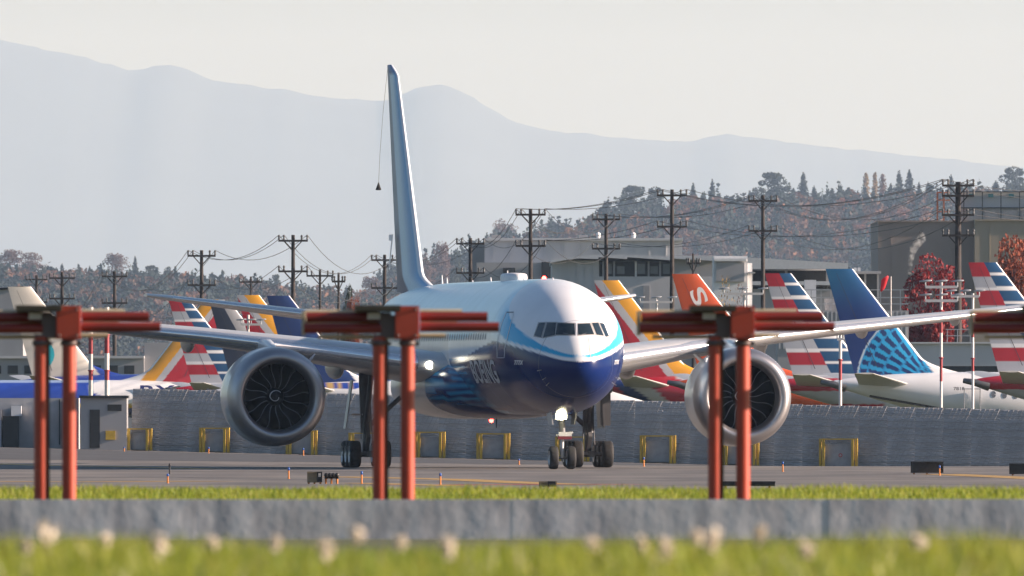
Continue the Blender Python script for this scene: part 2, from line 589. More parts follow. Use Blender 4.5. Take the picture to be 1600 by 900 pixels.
for px, py in ((846, 578), (853, 590), (858, 598), (962, 590), (956, 598)):
    p = hit(px, py, 0.0); q = hit(px, py, 0.22)
    mb = MB(); mb.tube(p, q, 0.02, n=6); mb.tube(q, q - Vector((0, 0.3, 0)), 0.022, 0.014, 6); mb.build('probe', m_frame, jet)
# cabin windows: far too slim to pick apart at this slant
mb = MB()
for side in (-1, 1):
    for i in range(56):
        s = 11 + i * 0.9
        th0 = math.acos((6.35 - 5.87) / 3.25)
        vs = []
        for k in range(10):
            a = 2 * PI * k / 10
            vs.append(fpt(s + 0.14 * math.cos(a), side * (th0 + 0.06 * math.sin(a)), 0.015))
        mb.add(vs, [tuple(range(10))])
tag(mb.build('cabin_windows', m_dline, jet, fixn=False), kind='stuff')

# --- wings
m_wing = mat('wing grey paint', (0.50, 0.50, 0.51), 0.4, coat=0.3, var=0.08, scale=1.0)
m_silver = mat('bare polished metal', (0.86, 0.86, 0.87), 0.25, 0.75, var=0.06, scale=1.5)
def airfoil(n=22):
    up_, lo = [], []
    for i in range(n + 1):
        x = (1 - math.cos(PI * i / n)) / 2
        y = 5 * (0.2969 * math.sqrt(x) - 0.1260 * x - 0.3516 * x * x + 0.2843 * x ** 3 - 0.1015 * x ** 4)
        cam_ = 0.018 * math.sin(PI * x)
        up_.append((x, y, cam_)); lo.append((x, -y, cam_))
    return up_[::-1] + lo[1:-1]
AF = airfoil()
WINGT = [  # l, s of leading edge, z of leading edge, chord, thickness, incidence
    (2.2, 25.0, 4.75, 13.2, 0.13, 4.0), (5.5, 27.3, 5.28, 11.2, 0.13, 3.5), (9.5, 30.1, 5.86, 9.0, 0.125, 3.0), (14, 33.2, 6.42, 7.4, 0.115, 2.0),
    (19, 36.6, 6.93, 6.0, 0.11, 1.5), (24, 40.0, 7.42, 4.7, 0.105, 1.0), (28.5, 43.2, 7.9, 3.4, 0.10, 0.5), (31, 45.6, 8.2, 2.2, 0.10, 0), (32.4, 47.6, 8.35, 1.0, 0.09, 0)]
def wsec(l, grow=0.0, rng=None):
    g = [float(np.interp(l, [t[0] for t in WINGT], [t[k] for t in WINGT])) for k in range(1, 6)]
    s0, z0, c, t, inc = g
    a = math.radians(inc)
    out = []
    for (x, y, cm) in AF:
        if rng and x > rng: continue
        xx = x * c; zz = (y * t + cm) * c
        if grow:
            zz += math.copysign(grow, y) if y else 0
            xx -= grow * max(0, 1 - x * 12)
        out.append((s0 + xx * math.cos(a) + zz * math.sin(a), z0 - xx * math.sin(a) + zz * math.cos(a)))
    return out
LS = list(np.linspace(2.2, 31, 40)) + [31.6, 32.1, 32.4]
m_lampw = mat('landing lamp glow', (1, 1, 1), 0.3, emit=(1.0, 0.93, 0.75), estr=4.5)
m_beac = mat('red beacon glow', (0.6, 0.02, 0.02), 0.3, emit=(1.0, 0.03, 0.02), estr=18.0)
for sd_ in (-1, 1):
    mb = MB()
    mb.loft([[(sd_ * l, p[0], p[1]) for p in wsec(l)] for l in LS])
    wg = mb.build('wing', m_wing, jet)
    mb = MB()
    rings = []
    for l in LS[3:-2]:
        pts = wsec(l, 0.012, 0.035 + 0.0011 * l)
        rings.append([(sd_ * l, p[0], p[1]) for p in pts])
    n = min(len(r) for r in rings)
    # group of equal ring sizes: resample
    rr = []
    for r in rings:
        idx = np.linspace(0, len(r) - 1, 15)
        rr.append([Vector(r[int(math.floor(i))]).lerp(Vector(r[min(len(r) - 1, int(math.floor(i)) + 1)]), i - math.floor(i)) for i in idx])
    vs = [p for r in rr for p in r]; k = 15
    mb.add(vs, [(i * k + j, i * k + j + 1, (i + 1) * k + j + 1, (i + 1) * k + j) for i in range(len(rr) - 1) for j in range(k - 1)], 0, True)
    mb.build('leading_edge_slat', m_silver, wg)
    for lf in (7.2, 14.2, 19.6, 24.6):
        g = wsec(lf)
        s_te = max(p[0] for p in g); zl = min(p[1] for p in g)
        c = interp([(t[0], t[3]) for t in WINGT], lf)
        mb = MB(); rings = []
        L = c * 0.62; s0 = s_te - c * 0.42
        for i in range(13):
            t = i / 12
            r = 0.42 * (c / 7) ** 0.5 * (math.sin(PI * min(1, max(0.015, t)) ** 0.75) ** 0.6 + 0.02)
            rings.append([(sd_ * lf + 0.6 * r * math.sin(2 * PI * j / 14), s0 + L * t, zl - 0.02 + 0.1 + 1.15 * r * math.cos(2 * PI * j / 14)) for j in range(14)])
        mb.loft(rings).build('flap_fairing', m_wing, wg)
    # wing-root landing lamp
    g = wsec(3.9)
    p = min(g)
    mb = MB(); mb.lathe([(0.0, 0.0), (-0.02, 0.12), (0.02, 0.19), (0.10, 0.2)], (sd_ * 3.9, p[0] - 0.06, p[1] - 0.02), (0, 1, 0), 14)
    mb.build('landing_light', m_lampw if sd_ < 0 else m_glass, wg)

# --- engines
m_lip = mat('inlet lip metal', (0.40, 0.385, 0.40), 0.42, 0.9, var=0.08, scale=1.2)
m_cowl = mat('cowl light grey paint', (0.58, 0.58, 0.60), 0.3, coat=0.5, var=0.06, scale=1.0)
m_duct = mat('dark inlet liner', (0.008, 0.008, 0.009), 0.6, var=0.15, spec=0.1)
m_blade = mat('carbon fan blade', (0.004, 0.004, 0.005), 0.45, var=0.1, spec=0.2)
m_bedge = mat('titanium blade edge', (0.22, 0.22, 0.24), 0.4, 0.3, var=0.1)
m_spin = mat('black spinner', (0.012, 0.012, 0.014), 0.4, var=0.1)
m_dark = mat('dark metal', (0.05, 0.05, 0.055), 0.5, 0.5, var=0.15)
ES, EL, EZ = 25.0, 11.4, 3.47
blade_me = None
for sd_ in (-1, 1):
    o = Vector((sd_ * EL, ES, EZ))
    mb = MB()
    mb.lathe([(1.25, 2.385), (2.2, 2.43), (3.4, 2.43), (4.6, 2.34), (5.8, 2.15), (6.6, 1.95), (6.6, 1.85), (5.5, 1.9)], o, (0, 1, 0), 64, 0)
    mb.lathe([(0.94, 1.598), (1.5, 1.64), (1.85, 1.69), (2.2, 1.69)], o, (0, 1, 0), 64, 1)
    mb.lathe([(5.6, 1.9), (5.6, 0.0)], o, (0, 1, 0), 32, 1)
    mb.lathe([(5.6, 1.15), (7.2, 1.0), (8.2, 0.75), (8.3, 0.5), (9.6, 0.05)], o, (0, 1, 0), 32, 2)
    mb.lathe([(2.15, 1.69), (2.15, 0.0)], o, (0, 1, 0), 40, 1)
    eng = mb.build('engine_nacelle', [m_cowl, m_duct, m_dark], jet)
    mb = MB()
    prof = []
    for i in range(26):
        a = PI * (i / 25) * 1.0
        # super-ellipse lip from throat round to the outer skin
        if a < PI / 2:
            x = 0.95 * (1 - math.sin(a)); r = 1.90 - 0.30 * math.cos(a) ** 0.9
        else:
            x = 1.28 * (1 - math.sin(a) ** 0.85); r = 1.90 + 0.49 * (-math.cos(a)) ** 0.8
        prof.append((x, r))
    mb.lathe(prof, o, (0, 1, 0), 96)
    mb.build('inlet_lip', m_lip, eng)
    mb = MB(); mb.lathe([(0.95, 0.0), (0.98, 0.07), (1.1, 0.2), (1.35, 0.36), (1.7, 0.45), (2.05, 0.47)], o, (0, 1, 0), 32)
    mb.build('spinner', m_spin, eng)
    # white swirl on the spinner
    mb = MB(); vs = []
    N = 40
    for i in range(N + 1):
        t = i / N
        ang = 0.7 + t * 1.55 * PI * 1.1
        rr_ = 0.30 - 0.20 * max(0, (t - 0.45) / 0.55)
        wd = 0.05
        for q in (rr_ - wd / 2, rr_ + wd / 2):
            xx = float(np.interp(q, [0, 0.07, 0.2, 0.36, 0.45], [0.95, 0.98, 1.1, 1.35, 1.7])) - 0.015
            vs.append(o + Vector((q * math.cos(ang), xx, q * math.sin(ang))))
    mb.add(vs, [(2 * i, 2 * i + 1, 2 * i + 3, 2 * i + 2) for i in range(N)])
    mb.build('spinner_swirl', m_letter, eng, fixn=False)
    for k in range(16):
        if blade_me is None:
            mb = MB(); n = 14
            A, B, Cc, D = [], [], [], []
            for i in range(n + 1):
                t = i / n
                r = 0.40 + t * 1.27
                stag = math.radians(25 + 38 * t)              # angle from axial
                ch = 0.42 + 0.22 * math.sin(PI * min(1, t * 0.85))
                ctr = 0.05 * math.sin(2.0 * PI * t) - 0.12 * t * t
                ax = math.cos(stag) * ch / 2; tg = math.sin(stag) * ch / 2
                y_le = 1.78 - ax - 0.08 * math.sin(PI * t); y_te = 1.78 + ax
                def P(tan, y, th):
                    return (tan, y + th, r)
                A.append(P(ctr - tg, y_le, 0)); B.append(P(ctr - tg + 0.05, y_le + 0.03, 0)); D.append(P(ctr + tg, y_te, 0))
            k2 = n + 1
            mb.add(A + B, [(i, i + 1, k2 + i + 1, k2 + i) for i in range(n)], 1, True)
            mb.add(B + D, [(i, i + 1, k2 + i + 1, k2 + i) for i in range(n)], 0, True)
            bo = mb.build('fan_blade', [m_blade, m_bedge], eng, fixn=False)
            blade_me = bo
            bo.matrix_local = Matrix.Translation(o) @ Matrix.Rotation(2 * PI * k / 16 + 0.1, 4, 'Y')
        else:
            share(blade_me, 'fan_blade', eng, Matrix.Translation(o) @ Matrix.Rotation(2 * PI * k / 16 + 0.1, 4, 'Y'))
    # nacelle chine and pylon
    mb = MB()
    a = o + Vector((-sd_ * 1.75, 1.9, 1.72)); nrm = Vector((-sd_ * 0.7, 0, 0.7))
    mb.add([a, a + Vector((0, 1.6, 0)), a + Vector((0, 1.5, 0)) + nrm * 0.5, a + Vector((0, 0.7, 0)) + nrm * 0.42], [(0, 1, 2, 3)])
    mb.add([Vector(p) + Vector((0.04, 0, 0.04)) for p in list(mb.v)], [(0, 1, 2, 3)])
    mb.build('nacelle_chine', m_cowl, eng)
    mb = MB(); rings = []
    for (y, z0, z1, wd) in ((2.0, 2.25, 2.44, 0.12), (3.0, 2.0, 2.58, 0.42), (4.6, 2.0, 2.78, 0.5), (6.5, 1.6, 2.8, 0.5), (10.0, 1.5, 2.2, 0.3)):
        rings.append([o + Vector((xx * wd, y, zz)) for xx, zz in ((-.5, z0), (-.5, z1 - .1), (-.25, z1), (.25, z1), (.5, z1 - .1), (.5, z0))])
    mb.loft(rings).build('pylon', m_cowl, jet)

# --- tail
m_tailw = mat('tailplane paint', (0.60, 0.60, 0.62), 0.35, coat=0.4, var=0.05)
for sd_ in (-1, 1):
    mb = MB(); rings = []
    for i in range(14):
        t = i / 13
        l = 0.3 + t * 12.2
        s0 = 63.2 + t * 8.8; c = 7.6 - 5.3 * t; z0 = 7.02 + 1.62 * t
        if i == 13: c = 1.7; s0 += 0.45
        rings.append([(sd_ * l, s0 + x * c, z0 + (y * 0.1 + 0.1 * cm) * c) for x, y, cm in AF])
    tp = mb.loft(rings).build('tailplane', m_tailw, jet)
    mb = MB(); rr = []
    for i in range(13):
        t = i / 13.2
        l = 0.3 + t * 12.2
        s0 = 63.2 + t * 8.8; c = 7.6 - 5.3 * t; z0 = 7.02 + 1.62 * t
        rr.append([Vector((sd_ * l, s0 + x * c - 0.012, z0 + (y * 0.1 + 0.1 * cm) * c + math.copysign(0.008, y))) for x, y, cm in AF if x < 0.06])
    k = len(rr[0]); vs = [p for r in rr for p in r]
    mb.add(vs, [(i * k + j, i * k + j + 1, (i + 1) * k + j + 1, (i + 1) * k + j) for i in range(12) for j in range(k - 1)], 0, True)
    mb.build('leading_edge', m_silver, tp)
def finrow(t):
    """height fraction -> leading-edge station, trailing-edge station, z"""
    z = 8.75 + t * (20.35 - 8.75)
    le = 59.4 + t * 11.2 - 5.5 * (1 - sst(0, 0.09, t)) * (1 - t / 0.12 if t < 0.12 else 0)
    te = 70.2 + t * 4.2
    if t > 0.955:
        le += (t - 0.955) / 0.045 * 2.0
    return le, te, z
mb = MB(); rings = []; cols = []
for i in range(60):
    t = (i / 59)
    le, te, z = finrow(t)
    c = te - le
    th = (0.60 - 0.34 * t) * (0.5 if t > 0.99 else 1)
    ring = []
    for x, y, cm in AF:
        ring.append((y * th, le + x * c, z))
        q = x
        if q < 0.03: col = WHITE
        elif q < 0.62:
            u = (q - 0.05) / 0.57
            col = lerp3((0.11, 0.33, 0.60), (0.55, 0.75, 0.85), sst(0.10, 0.65, u + 0.15 * t))
            if t > 0.95: col = (0.03, 0.10, 0.28)
        else:
            col = lerp3((0.22, 0.30, 0.38), (0.03, 0.06, 0.14), (1 - sst(0.1, 0.35, t)) * 0.9)
        cols.append((*col, 1))
    rings.append(ring)
vs = [p for r in rings for p in r]; n = len(AF)
mb.add(vs, [(k * n + i, k * n + (i + 1) % n, (k + 1) * n + (i + 1) % n, (k + 1) * n + i) for k in range(59) for i in range(n)], 0, True)
mb.add(rings[-1], [tuple(range(n))]); cols += cols[-n:]
fin = mb.build('tail_fin', mat('fin satin paint', (1, 1, 1), 0.4, var=0.05, attr=True, spec=0.25), jet, cols)
mb = MB()
for sx in (-1, 1):
    uv, fs = text_mesh('7', 0.1, 0.02)
    mb.add([(sx * 0.40, 70.6 - sx * 0 - u * 1.9, 10.0 + v * 1.7) for u, v in uv], fs)
mb.build('number_mark', m_letter, fin, fixn=False)
# trailing static cone on its line from the fin tip
mb = MB()
pts = [Vector((0.02, 74.3, 20.3)), Vector((-0.15, 74.9, 18.0)), Vector((-0.28, 75.2, 15.8)), Vector((-0.33, 75.3, 14.4))]
for a, b in zip(pts[:-1], pts[1:]):
    mb.tube(a, b, 0.008, n=6)
mb.lathe([(0, 0.02), (0.38, 0.15), (0.40, 0.0)], pts[-1], (0, 0.2, -1), 12)
mb.build('trailing_cone', mat('black rubber', (0.015, 0.015, 0.016), 0.7), jet)
# satcom dome, beacons, blades on the crown
mb = MB()
mb.loft([[(r_ * 0.62 * math.sin(2 * PI * j / 28), 24.5 + r_ * 1.7 * math.cos(2 * PI * j / 28), z) for j in range(28)]
         for r_, z in ((1.0, 9.0), (1.02, 9.25), (0.98, 9.38), (0.85, 9.44), (0.5, 9.47), (0.05, 9.48))])
for v_ in range(len(mb.v)): pass
mb.build('antenna_dome', mat('dome white', (0.72, 0.71, 0.72), 0.4), jet)
for s, h in ((20.5, 0.14), (33, 0.22), (40, 0.12), (52, 0.45), (50, 0.3), (26.6, 0.5), (9.8, 0.07)):
    mb = MB(); mb.loft([[(-0.03, s, 9.05), (0.03, s, 9.05), (0.03, s + 0.3, 9.05), (-0.03, s + 0.3, 9.05)],
                        [(-0.015, s + 0.2, 9.1 + h), (0.015, s + 0.2, 9.1 + h), (0.015, s + 0.32, 9.1 + h), (-0.015, s + 0.32, 9.1 + h)]])
    mb.build('blade_antenna', mat('dome white', (0.72, 0.71, 0.72), 0.4), jet)
for c_, sg in ((Vector((0, 13.2, 9.1)), 1), (Vector((0, 33.0, 2.36)), -1)):
    mb = MB(); mb.lathe([(0.0, 0.10), (0.07, 0.10), (0.13, 0.07), (0.16, 0.0)], c_, (0, 0, sg), 12)
    mb.build('beacon', m_beac, jet)
mb = MB(); mb.tube((0, 31, 2.45), (0.0, 31.05, 1.95), 0.035, 0.02, 6); mb.build('blade_antenna', m_dark, jet)

# --- landing gear
m_tyre = mat('tyre rubber', (0.018, 0.018, 0.02), 0.75, var=0.2, scale=4)
m_rim = mat('wheel rim', (0.45, 0.45, 0.47), 0.4, 0.6, var=0.1)
m_strut = mat('grey gear strut', (0.13, 0.13, 0.14), 0.45, 0.3, var=0.15)
m_gw = mat('white gear paint', (0.55, 0.55, 0.56), 0.4, var=0.1)
m_gred = mat('dark red towing tag', (0.16, 0.02, 0.03), 0.5, var=0.1)
def wheel_me(rad, wid):
    mb = MB()
    pr = []
    for i in range(17):
        a = -PI / 2 + PI * i / 16
        pr.append((wid / 2 * math.copysign(abs(math.sin(a)) ** 0.6, math.sin(a)), rad * 0.62 + rad * 0.38 * abs(math.cos(a)) ** 0.42))
    for gx in (-0.22, 0.22):
        pass
    mb.lathe(pr, (0, 0, 0), (1, 0, 0), 36, 0)
    for sg in (-1, 1):
        x = sg * wid / 2
        mb.lathe([(x, rad * 0.62), (x * 0.92, rad * 0.54), (x * 0.7, rad * 0.48), (x * 0.72, rad * 0.2), (x * 0.95, rad * 0.17), (x * 0.95, 0)], (0, 0, 0), (1, 0, 0), 24, 1)
    return mb
# nose gear
mb = MB(); s0 = 6.6
mb.tube((0, s0, 0.55), (0, s0, 1.55), 0.085, n=14, mi=1).tube((0, s0, 1.5), (0, s0, 3.2), 0.15, n=14, mi=0)
mb.tube((-0.5, s0, 0.55), (0.5, s0, 0.55), 0.07, n=10)
mb.bar((0, s0 + 0.1, 1.6), (0, s0 + 1.6, 3.0), 0.14, 0.14)
mb.bar((0, s0 + 0.22, 0.7), (0, s0 + 0.42, 1.15), 0.16, 0.05); mb.bar((0, s0 + 0.42, 1.15), (0, s0 + 0.2, 1.6), 0.16, 0.05)
ng = mb.build('nose_gear', [m_strut, m_gw], jet)
wm = None
for l in (-0.42, 0.42):
    if wm is None:
        wm = wheel_me(0.55, 0.42).build('wheel', [m_tyre, m_rim], ng); wm.location = (l, s0, 0.555)
    else:
        share(wm, 'wheel', ng, Matrix.Translation((l, s0, 0.555)))
mb = MB(); mb.box((0.12, s0 - 0.12, 1.68), (0.62, 0.3, 0.2), mi=0).box((0.1, s0 - 0.15, 1.5), (0.66, 0.26, 0.14), mi=1)
mb.tube((-0.3, s0 - 0.1, 1.6), (0.5, s0 - 0.1, 1.75), 0.06, n=8, mi=0)
mb.build('steering_unit', [m_gw, m_gred], ng)
for l in (-0.52, 0.55):
    mb = MB(); mb.box((l * 1.1, s0 + 0.2, 2.5), (0.05, 1.6, 0.75), Matrix.Rotation(math.copysign(0.15, l), 3, 'Y'))
    mb.build('gear_door', m_gw if l < 0 else m_strut, ng)
mb = MB(); mb.lathe([(0.0, 0.0), (0.01, 0.14), (0.05, 0.165), (0.16, 0.16)], (-0.1, s0 - 0.62, 2.52), (0, 1, 0), 16)
mb.box((-0.1, s0 - 0.3, 2.52), (0.56, 0.3, 0.3), mi=1); mb.bar((-0.1, s0 - 0.3, 2.45), (0, s0, 2.3), 0.1, 0.1, 1)
mb.build('taxi_light', [mat('taxi lamp glow', (1, 1, 1), 0.3, emit=(1.0, 0.9, 0.55), estr=30.0), m_gw], ng)
wm2 = None
for sd_ in (-1, 1):
    l0 = sd_ * 5.5; sm_ = 38.5
    mb = MB()
    mb.tube((l0, sm_, 0.75), (l0, sm_, 1.9), 0.17, n=14, mi=0).tube((l0, sm_, 1.7), (l0 + sd_ * 0.1, sm_ + 0.1, 5.0), 0.27, n=16, mi=0)
    mb.bar((l0, sm_ - 1.7, 0.66), (l0, sm_ + 1.7, 0.66), 0.26, 0.3)
    for ds in (-1.46, 0, 1.46):
        mb.tube((l0 - 0.75, sm_ + ds, 0.66), (l0 + 0.75, sm_ + ds, 0.66), 0.1, n=10)
    mb.tube((l0 - sd_ * 0.1, sm_, 2.0), (l0 - sd_ * 2.4, sm_ - 0.3, 4.1), 0.12, n=10)
    mb.tube((l0, sm_ - 0.1, 2.2), (l0, sm_ - 2.2, 4.6), 0.13, n=10)
    mb.bar((l0, sm_ - 0.25, 0.9), (l0 + 0.05, sm_ - 0.6, 1.5), 0.2, 0.08); mb.bar((l0 + 0.05, sm_ - 0.6, 1.5), (l0, sm_ - 0.28, 2.1), 0.2, 0.08)
    for k in range(5):
        mb.tube((l0 + 0.3 * math.cos(k * 1.4), sm_ - 0.3, 1.0 + 0.2 * k), (l0 + 0.26 * math.cos(k * 1.1 + 1), sm_ - 0.26, 4.0), 0.025, n=6)
    mg = mb.build('main_gear', m_strut, jet)
    for ds in (-1.46, 0, 1.46):
        for dl in (-0.72, 0.72):
            pos = (l0 + dl * 1.03, sm_ + ds, 0.662)
            if wm2 is None:
                wm2 = wheel_me(0.66, 0.56).build('wheel', [m_tyre, m_rim], mg); wm2.location = pos
            else:
                share(wm2, 'wheel', mg, Matrix.Translation(pos))
    mb = MB()
    if sd_ > 0:
        mb.box((l0 + 0.62, sm_ + 0.2, 3.0), (0.07, 2.3, 2.1), Matrix.Rotation(-0.06, 3, 'Y'))
        mb.box((l0 + 0.75, sm_ - 0.9, 3.0), (0.5, 0.06, 1.9))
    else:
        mb.box((l0 - 0.85, sm_ + 0.2, 3.1), (0.06, 0.9, 2.4), Matrix.Rotation(0.14, 3, 'Y'))
        mb.bar((l0 - 0.8, sm_ - 0.5, 2.6), (l0 - 0.2, sm_ - 0.2, 2.6), 0.08, 0.08)
    mb.build('gear_door', m_gw if sd_ < 0 else m_strut, mg)

# ------------------------------------------------------------------ red antenna frames in front
m_red = mat('international orange paint', (0.39, 0.045, 0.016), 0.5, var=0.15, scale=5, coat=0.1)
m_rod = mat('dark red dipole paint', (0.20, 0.018, 0.009), 0.5, var=0.15, scale=6)
m_tip = mat('cream plastic', (0.55, 0.46, 0.30), 0.5, var=0.15)
m_tray = mat('weathered dark lid', (0.05, 0.045, 0.03), 0.8, var=0.4, scale=6)
m_brk = mat('galvanised bracket', (0.12, 0.085, 0.08), 0.5, 0.2, var=0.2)
def antenna(x, label):
    """log-periodic aerial on two posts; x is the picture column of the box centre"""
    Y = 206.0; s = F / Y
    X = (x - 800) / s
    zz = lambda y: HC - (y - HY) / s
    t = thing('localizer_antenna', label, 'antenna', (X, Y, gz(X, Y)), 0, 'orange aerials in a row behind the low wall')
    bz = gz(X, Y)
    P = lambda px, y, dy=0.0: Vector((px / s, dy, zz(y) - bz))
    for px in (-43, 1):
        mb = MB(); mb.tube((px / s, 0, 0), P(px, 526), 11 / s, n=20)
        mb.lathe([(0, 0.0), (0, 0.12), (0.015, 0.12), (0.02, 0.0)], (px / s, 0, 0.01), (0, 0, 1), 16)
        mb.build('post', m_red, t)
    mb = MB(); mb.box(P(0, 504, -0.02), (38 / s, 0.26, 52 / s)); 
    mb.box(P(0, 504, -0.155), (34 / s, 0.02, 46 / s))
    mb.build('junction_box', m_red, t)
    mb = MB(); mb.box(P(-30, 507, 0.4), (24 / s, 0.9, 30 / s)); mb.box(P(-30, 525, 0.2), (46 / s, 0.5, 6 / s)); mb.box(P(-50, 496, 0.3), (50 / s, 0.3, 16 / s))
    mb.build('boom_bracket', m_brk, t)
    mb = MB(); mb.box(P(-46, 481, 0.35), (72 / s, 1.2, 8 / s)); mb.box(P(-44, 485.5, 0.35), (66 / s, 1.15, 3 / s))
    mb.build('boom_lid', m_tray, t)
    mb = MB(); mb.box(P(-52, 494, -0.05), (20 / s, 0.05, 10 / s)); mb.build('name_plate', mat('pale plate', (0.55, 0.5, 0.46), 0.5), t)
    # aerial rods, the longer ones nearer
    for (x0, x1, y, dy, r) in ((-158, -42, 496, 0.10, 8), (-161, -40, 513, -0.02, 8), (20, 126, 495, 0.10, 7.5), (20, 144, 511, -0.02, 7.5)):
        mb = MB(); mb.tube(P(x0, y, dy), P(x1, y, dy), r / s, n=16)
        e = x0 if x0 < 0 else x1
        sg = -1 if x0 < 0 else 1
        mb.build('dipole_rod', m_rod, t)
    for (x0, x1, y, dy) in ((-160, -44, 487, 0.5), (20, 86, 486, 0.5), (-160, -44, 505, 0.45), (20, 78, 503, 0.45), (-140, -20, 526, 0.6), (18, 60, 524, 0.6)):
        mb = MB(); mb.tube(P(x0, y, dy), P(x1, y, dy), 3.5 / s, n=12)
        mb.build('rear_rod', m_tip, t)
    for px in (-43, 1):
        mb = MB(); mb.lathe([(0, 0.07), (0, 0.085), (0.05, 0.085), (0.05, 0.07)], P(px, 540), (0, 0, 1), 16)
        mb.box(P(px + 14, 537), (0.05, 0.05, 0.04)); mb.build('clamp', m_brk, t)
    mb = MB(); mb.tube((-43 / s + 0.075, -0.02, 0.0), P(-31, 530, -0.02), 0.012, n=8); mb.build('cable', m_tray, t)
    for bx_, by_ in ((-14, 484), (14, 484), (-14, 524), (14, 524)):
        mb = MB(); mb.lathe([(0, 0.014), (0.012, 0.014), (0.014, 0.0)], P(bx_, by_, -0.165), (0, -1, 0), 6); mb.build('bolt', m_brk, t)
    mb = MB(); mb.box(P(-162, 505, 0.3), (6 / s, 0.3, 38 / s)); mb.build('end_cap', m_tip, t)
    return t
antenna(107, 'orange aerial on two posts at the left edge, in front of the far wingtip')
antenna(636, 'orange aerial on two posts in front of the airliner fuselage and wing root')
antenna(1160, 'orange aerial on two posts in front of the right-hand engine')
antenna(1681, 'orange aerial cut off by the right edge, only its rods in view')

# low concrete wall in front of them
m_conc = mat('weathered concrete', (0.64, 0.63, 0.64), 0.85, var=0.18, scale=2.5, bump=0.3)
n = m_conc.node_tree.nodes; l_ = m_conc.node_tree.links
tc = n.new('ShaderNodeTexCoord'); mp = n.new('ShaderNodeMapping'); mp.inputs['Scale'].default_value = (2.2, 1, 0.6)
nz = n.new('ShaderNodeTexNoise'); nz.inputs['Scale'].default_value = 2.2; nz.inputs['Detail'].default_value = 6
geo_ = n.new('ShaderNodeNewGeometry'); l_.new(geo_.outputs['Position'], mp.inputs[0]); l_.new(mp.outputs[0], nz.inputs['Vector'])
cr = n.new('ShaderNodeValToRGB'); cr.color_ramp.elements[0].position = 0.35; cr.color_ramp.elements[0].color = (0.66, 0.66, 0.68, 1)
cr.color_ramp.elements[1].position = 0.6; cr.color_ramp.elements[1].color = (1, 1, 1, 1)
l_.new(nz.outputs['Fac'], cr.inputs[0])
b = n['Principled BSDF']; old = b.inputs['Base Color'].links[0].from_socket
mx = n.new('ShaderNodeMix'); mx.data_type = 'RGBA'; mx.blend_type = 'MULTIPLY'; mx.inputs[0].default_value = 1
l_.new(old, mx.inputs[6]); l_.new(cr.outputs[0], mx.inputs[7]); l_.new(mx.outputs[2], b.inputs['Base Color'])
wall = thing('concrete_wall', 'low streaked grey concrete wall between the two strips of grass', 'wall', (0, 200, 1.70))
zt = HC - (780 - HY) / (F / 200)
xw = -9.0
pm = None
while xw < 9.0:
    if pm is None:
        mb = MB(); mb.box((0, 0, (zt - 1.70) / 2 - 0.1), (2.9995, 0.16, zt - 1.70 + 0.2))
        for bx_ in (-1.2, 1.15):
            for bz_ in (0.10, 0.24):
                mb.tube((bx_, -0.082, bz_), (bx_, -0.075, bz_), 0.012, n=8)
        pm = mb.build('panel', m_conc, wall); pm.location = (xw + 1.5, 0, 0)
    else:
        share(pm, 'panel', wall, Matrix.Translation((xw + 1.5, R.uniform(-0.004, 0.004), R.uniform(-0.003, 0.003))))
    xw += 3.0

# ------------------------------------------------------------------ blast fence with its yellow doors
def fence_at(px):
    """distance along the line of the fence behind picture column px"""
    # line through (x=1360, Y=1150) and (x=200, Y=1235)
    a = W(1360, 0, 1150); b = W(200, 0, 1157)
    k = (px - 800) / F
    # X = a.x + t(b.x-a.x), Y = a.y + t(b.y-a.y), X = kY
    t = (k * a.y - a.x) / ((b.x - a.x) - k * (b.y - a.y))
    return Vector((a.x + t * (b.x - a.x), a.y + t * (b.y - a.y), 0))
m_fence = mat('galvanised blast fence', (0.42, 0.415, 0.425), 0.65, 0.1, var=0.2, scale=1.2)
m_fbar = mat('galvanised fence bar', (0.33, 0.325, 0.33), 0.5, 0.2, var=0.2, scale=2)
fn_ = m_fence.node_tree.nodes; fl_ = m_fence.node_tree.links
oi = fn_.new('ShaderNodeObjectInfo'); mr_ = fn_.new('ShaderNodeMapRange'); mr_.inputs[3].default_value = 0.92; mr_.inputs[4].default_value = 1.05
fl_.new(oi.outputs['Random'], mr_.inputs[0])
mx_ = fn_.new('ShaderNodeMix'); mx_.data_type = 'RGBA'; mx_.blend_type = 'MULTIPLY'; mx_.inputs[0].default_value = 1
fb_ = fn_['Principled BSDF']; fl_.new(fb_.inputs['Base Color'].links[0].from_socket, mx_.inputs[6]); fl_.new(mr_.outputs[0], mx_.inputs[7]); fl_.new(mx_.outputs[2], fb_.inputs['Base Color'])
fa, fb = fence_at(205), fence_at(1690)
fdir = (fb - fa).normalized(); fang = math.atan2(fdir.y, fdir.x)
fl = (fb - fa).length
fence = thing('blast_fence', 'long grey corrugated blast fence behind the airliner', 'fence', (fa.x, fa.y, 0), fang)
PW = 1.55
npan = int(fl / PW)
HF = 3.4
fp = None
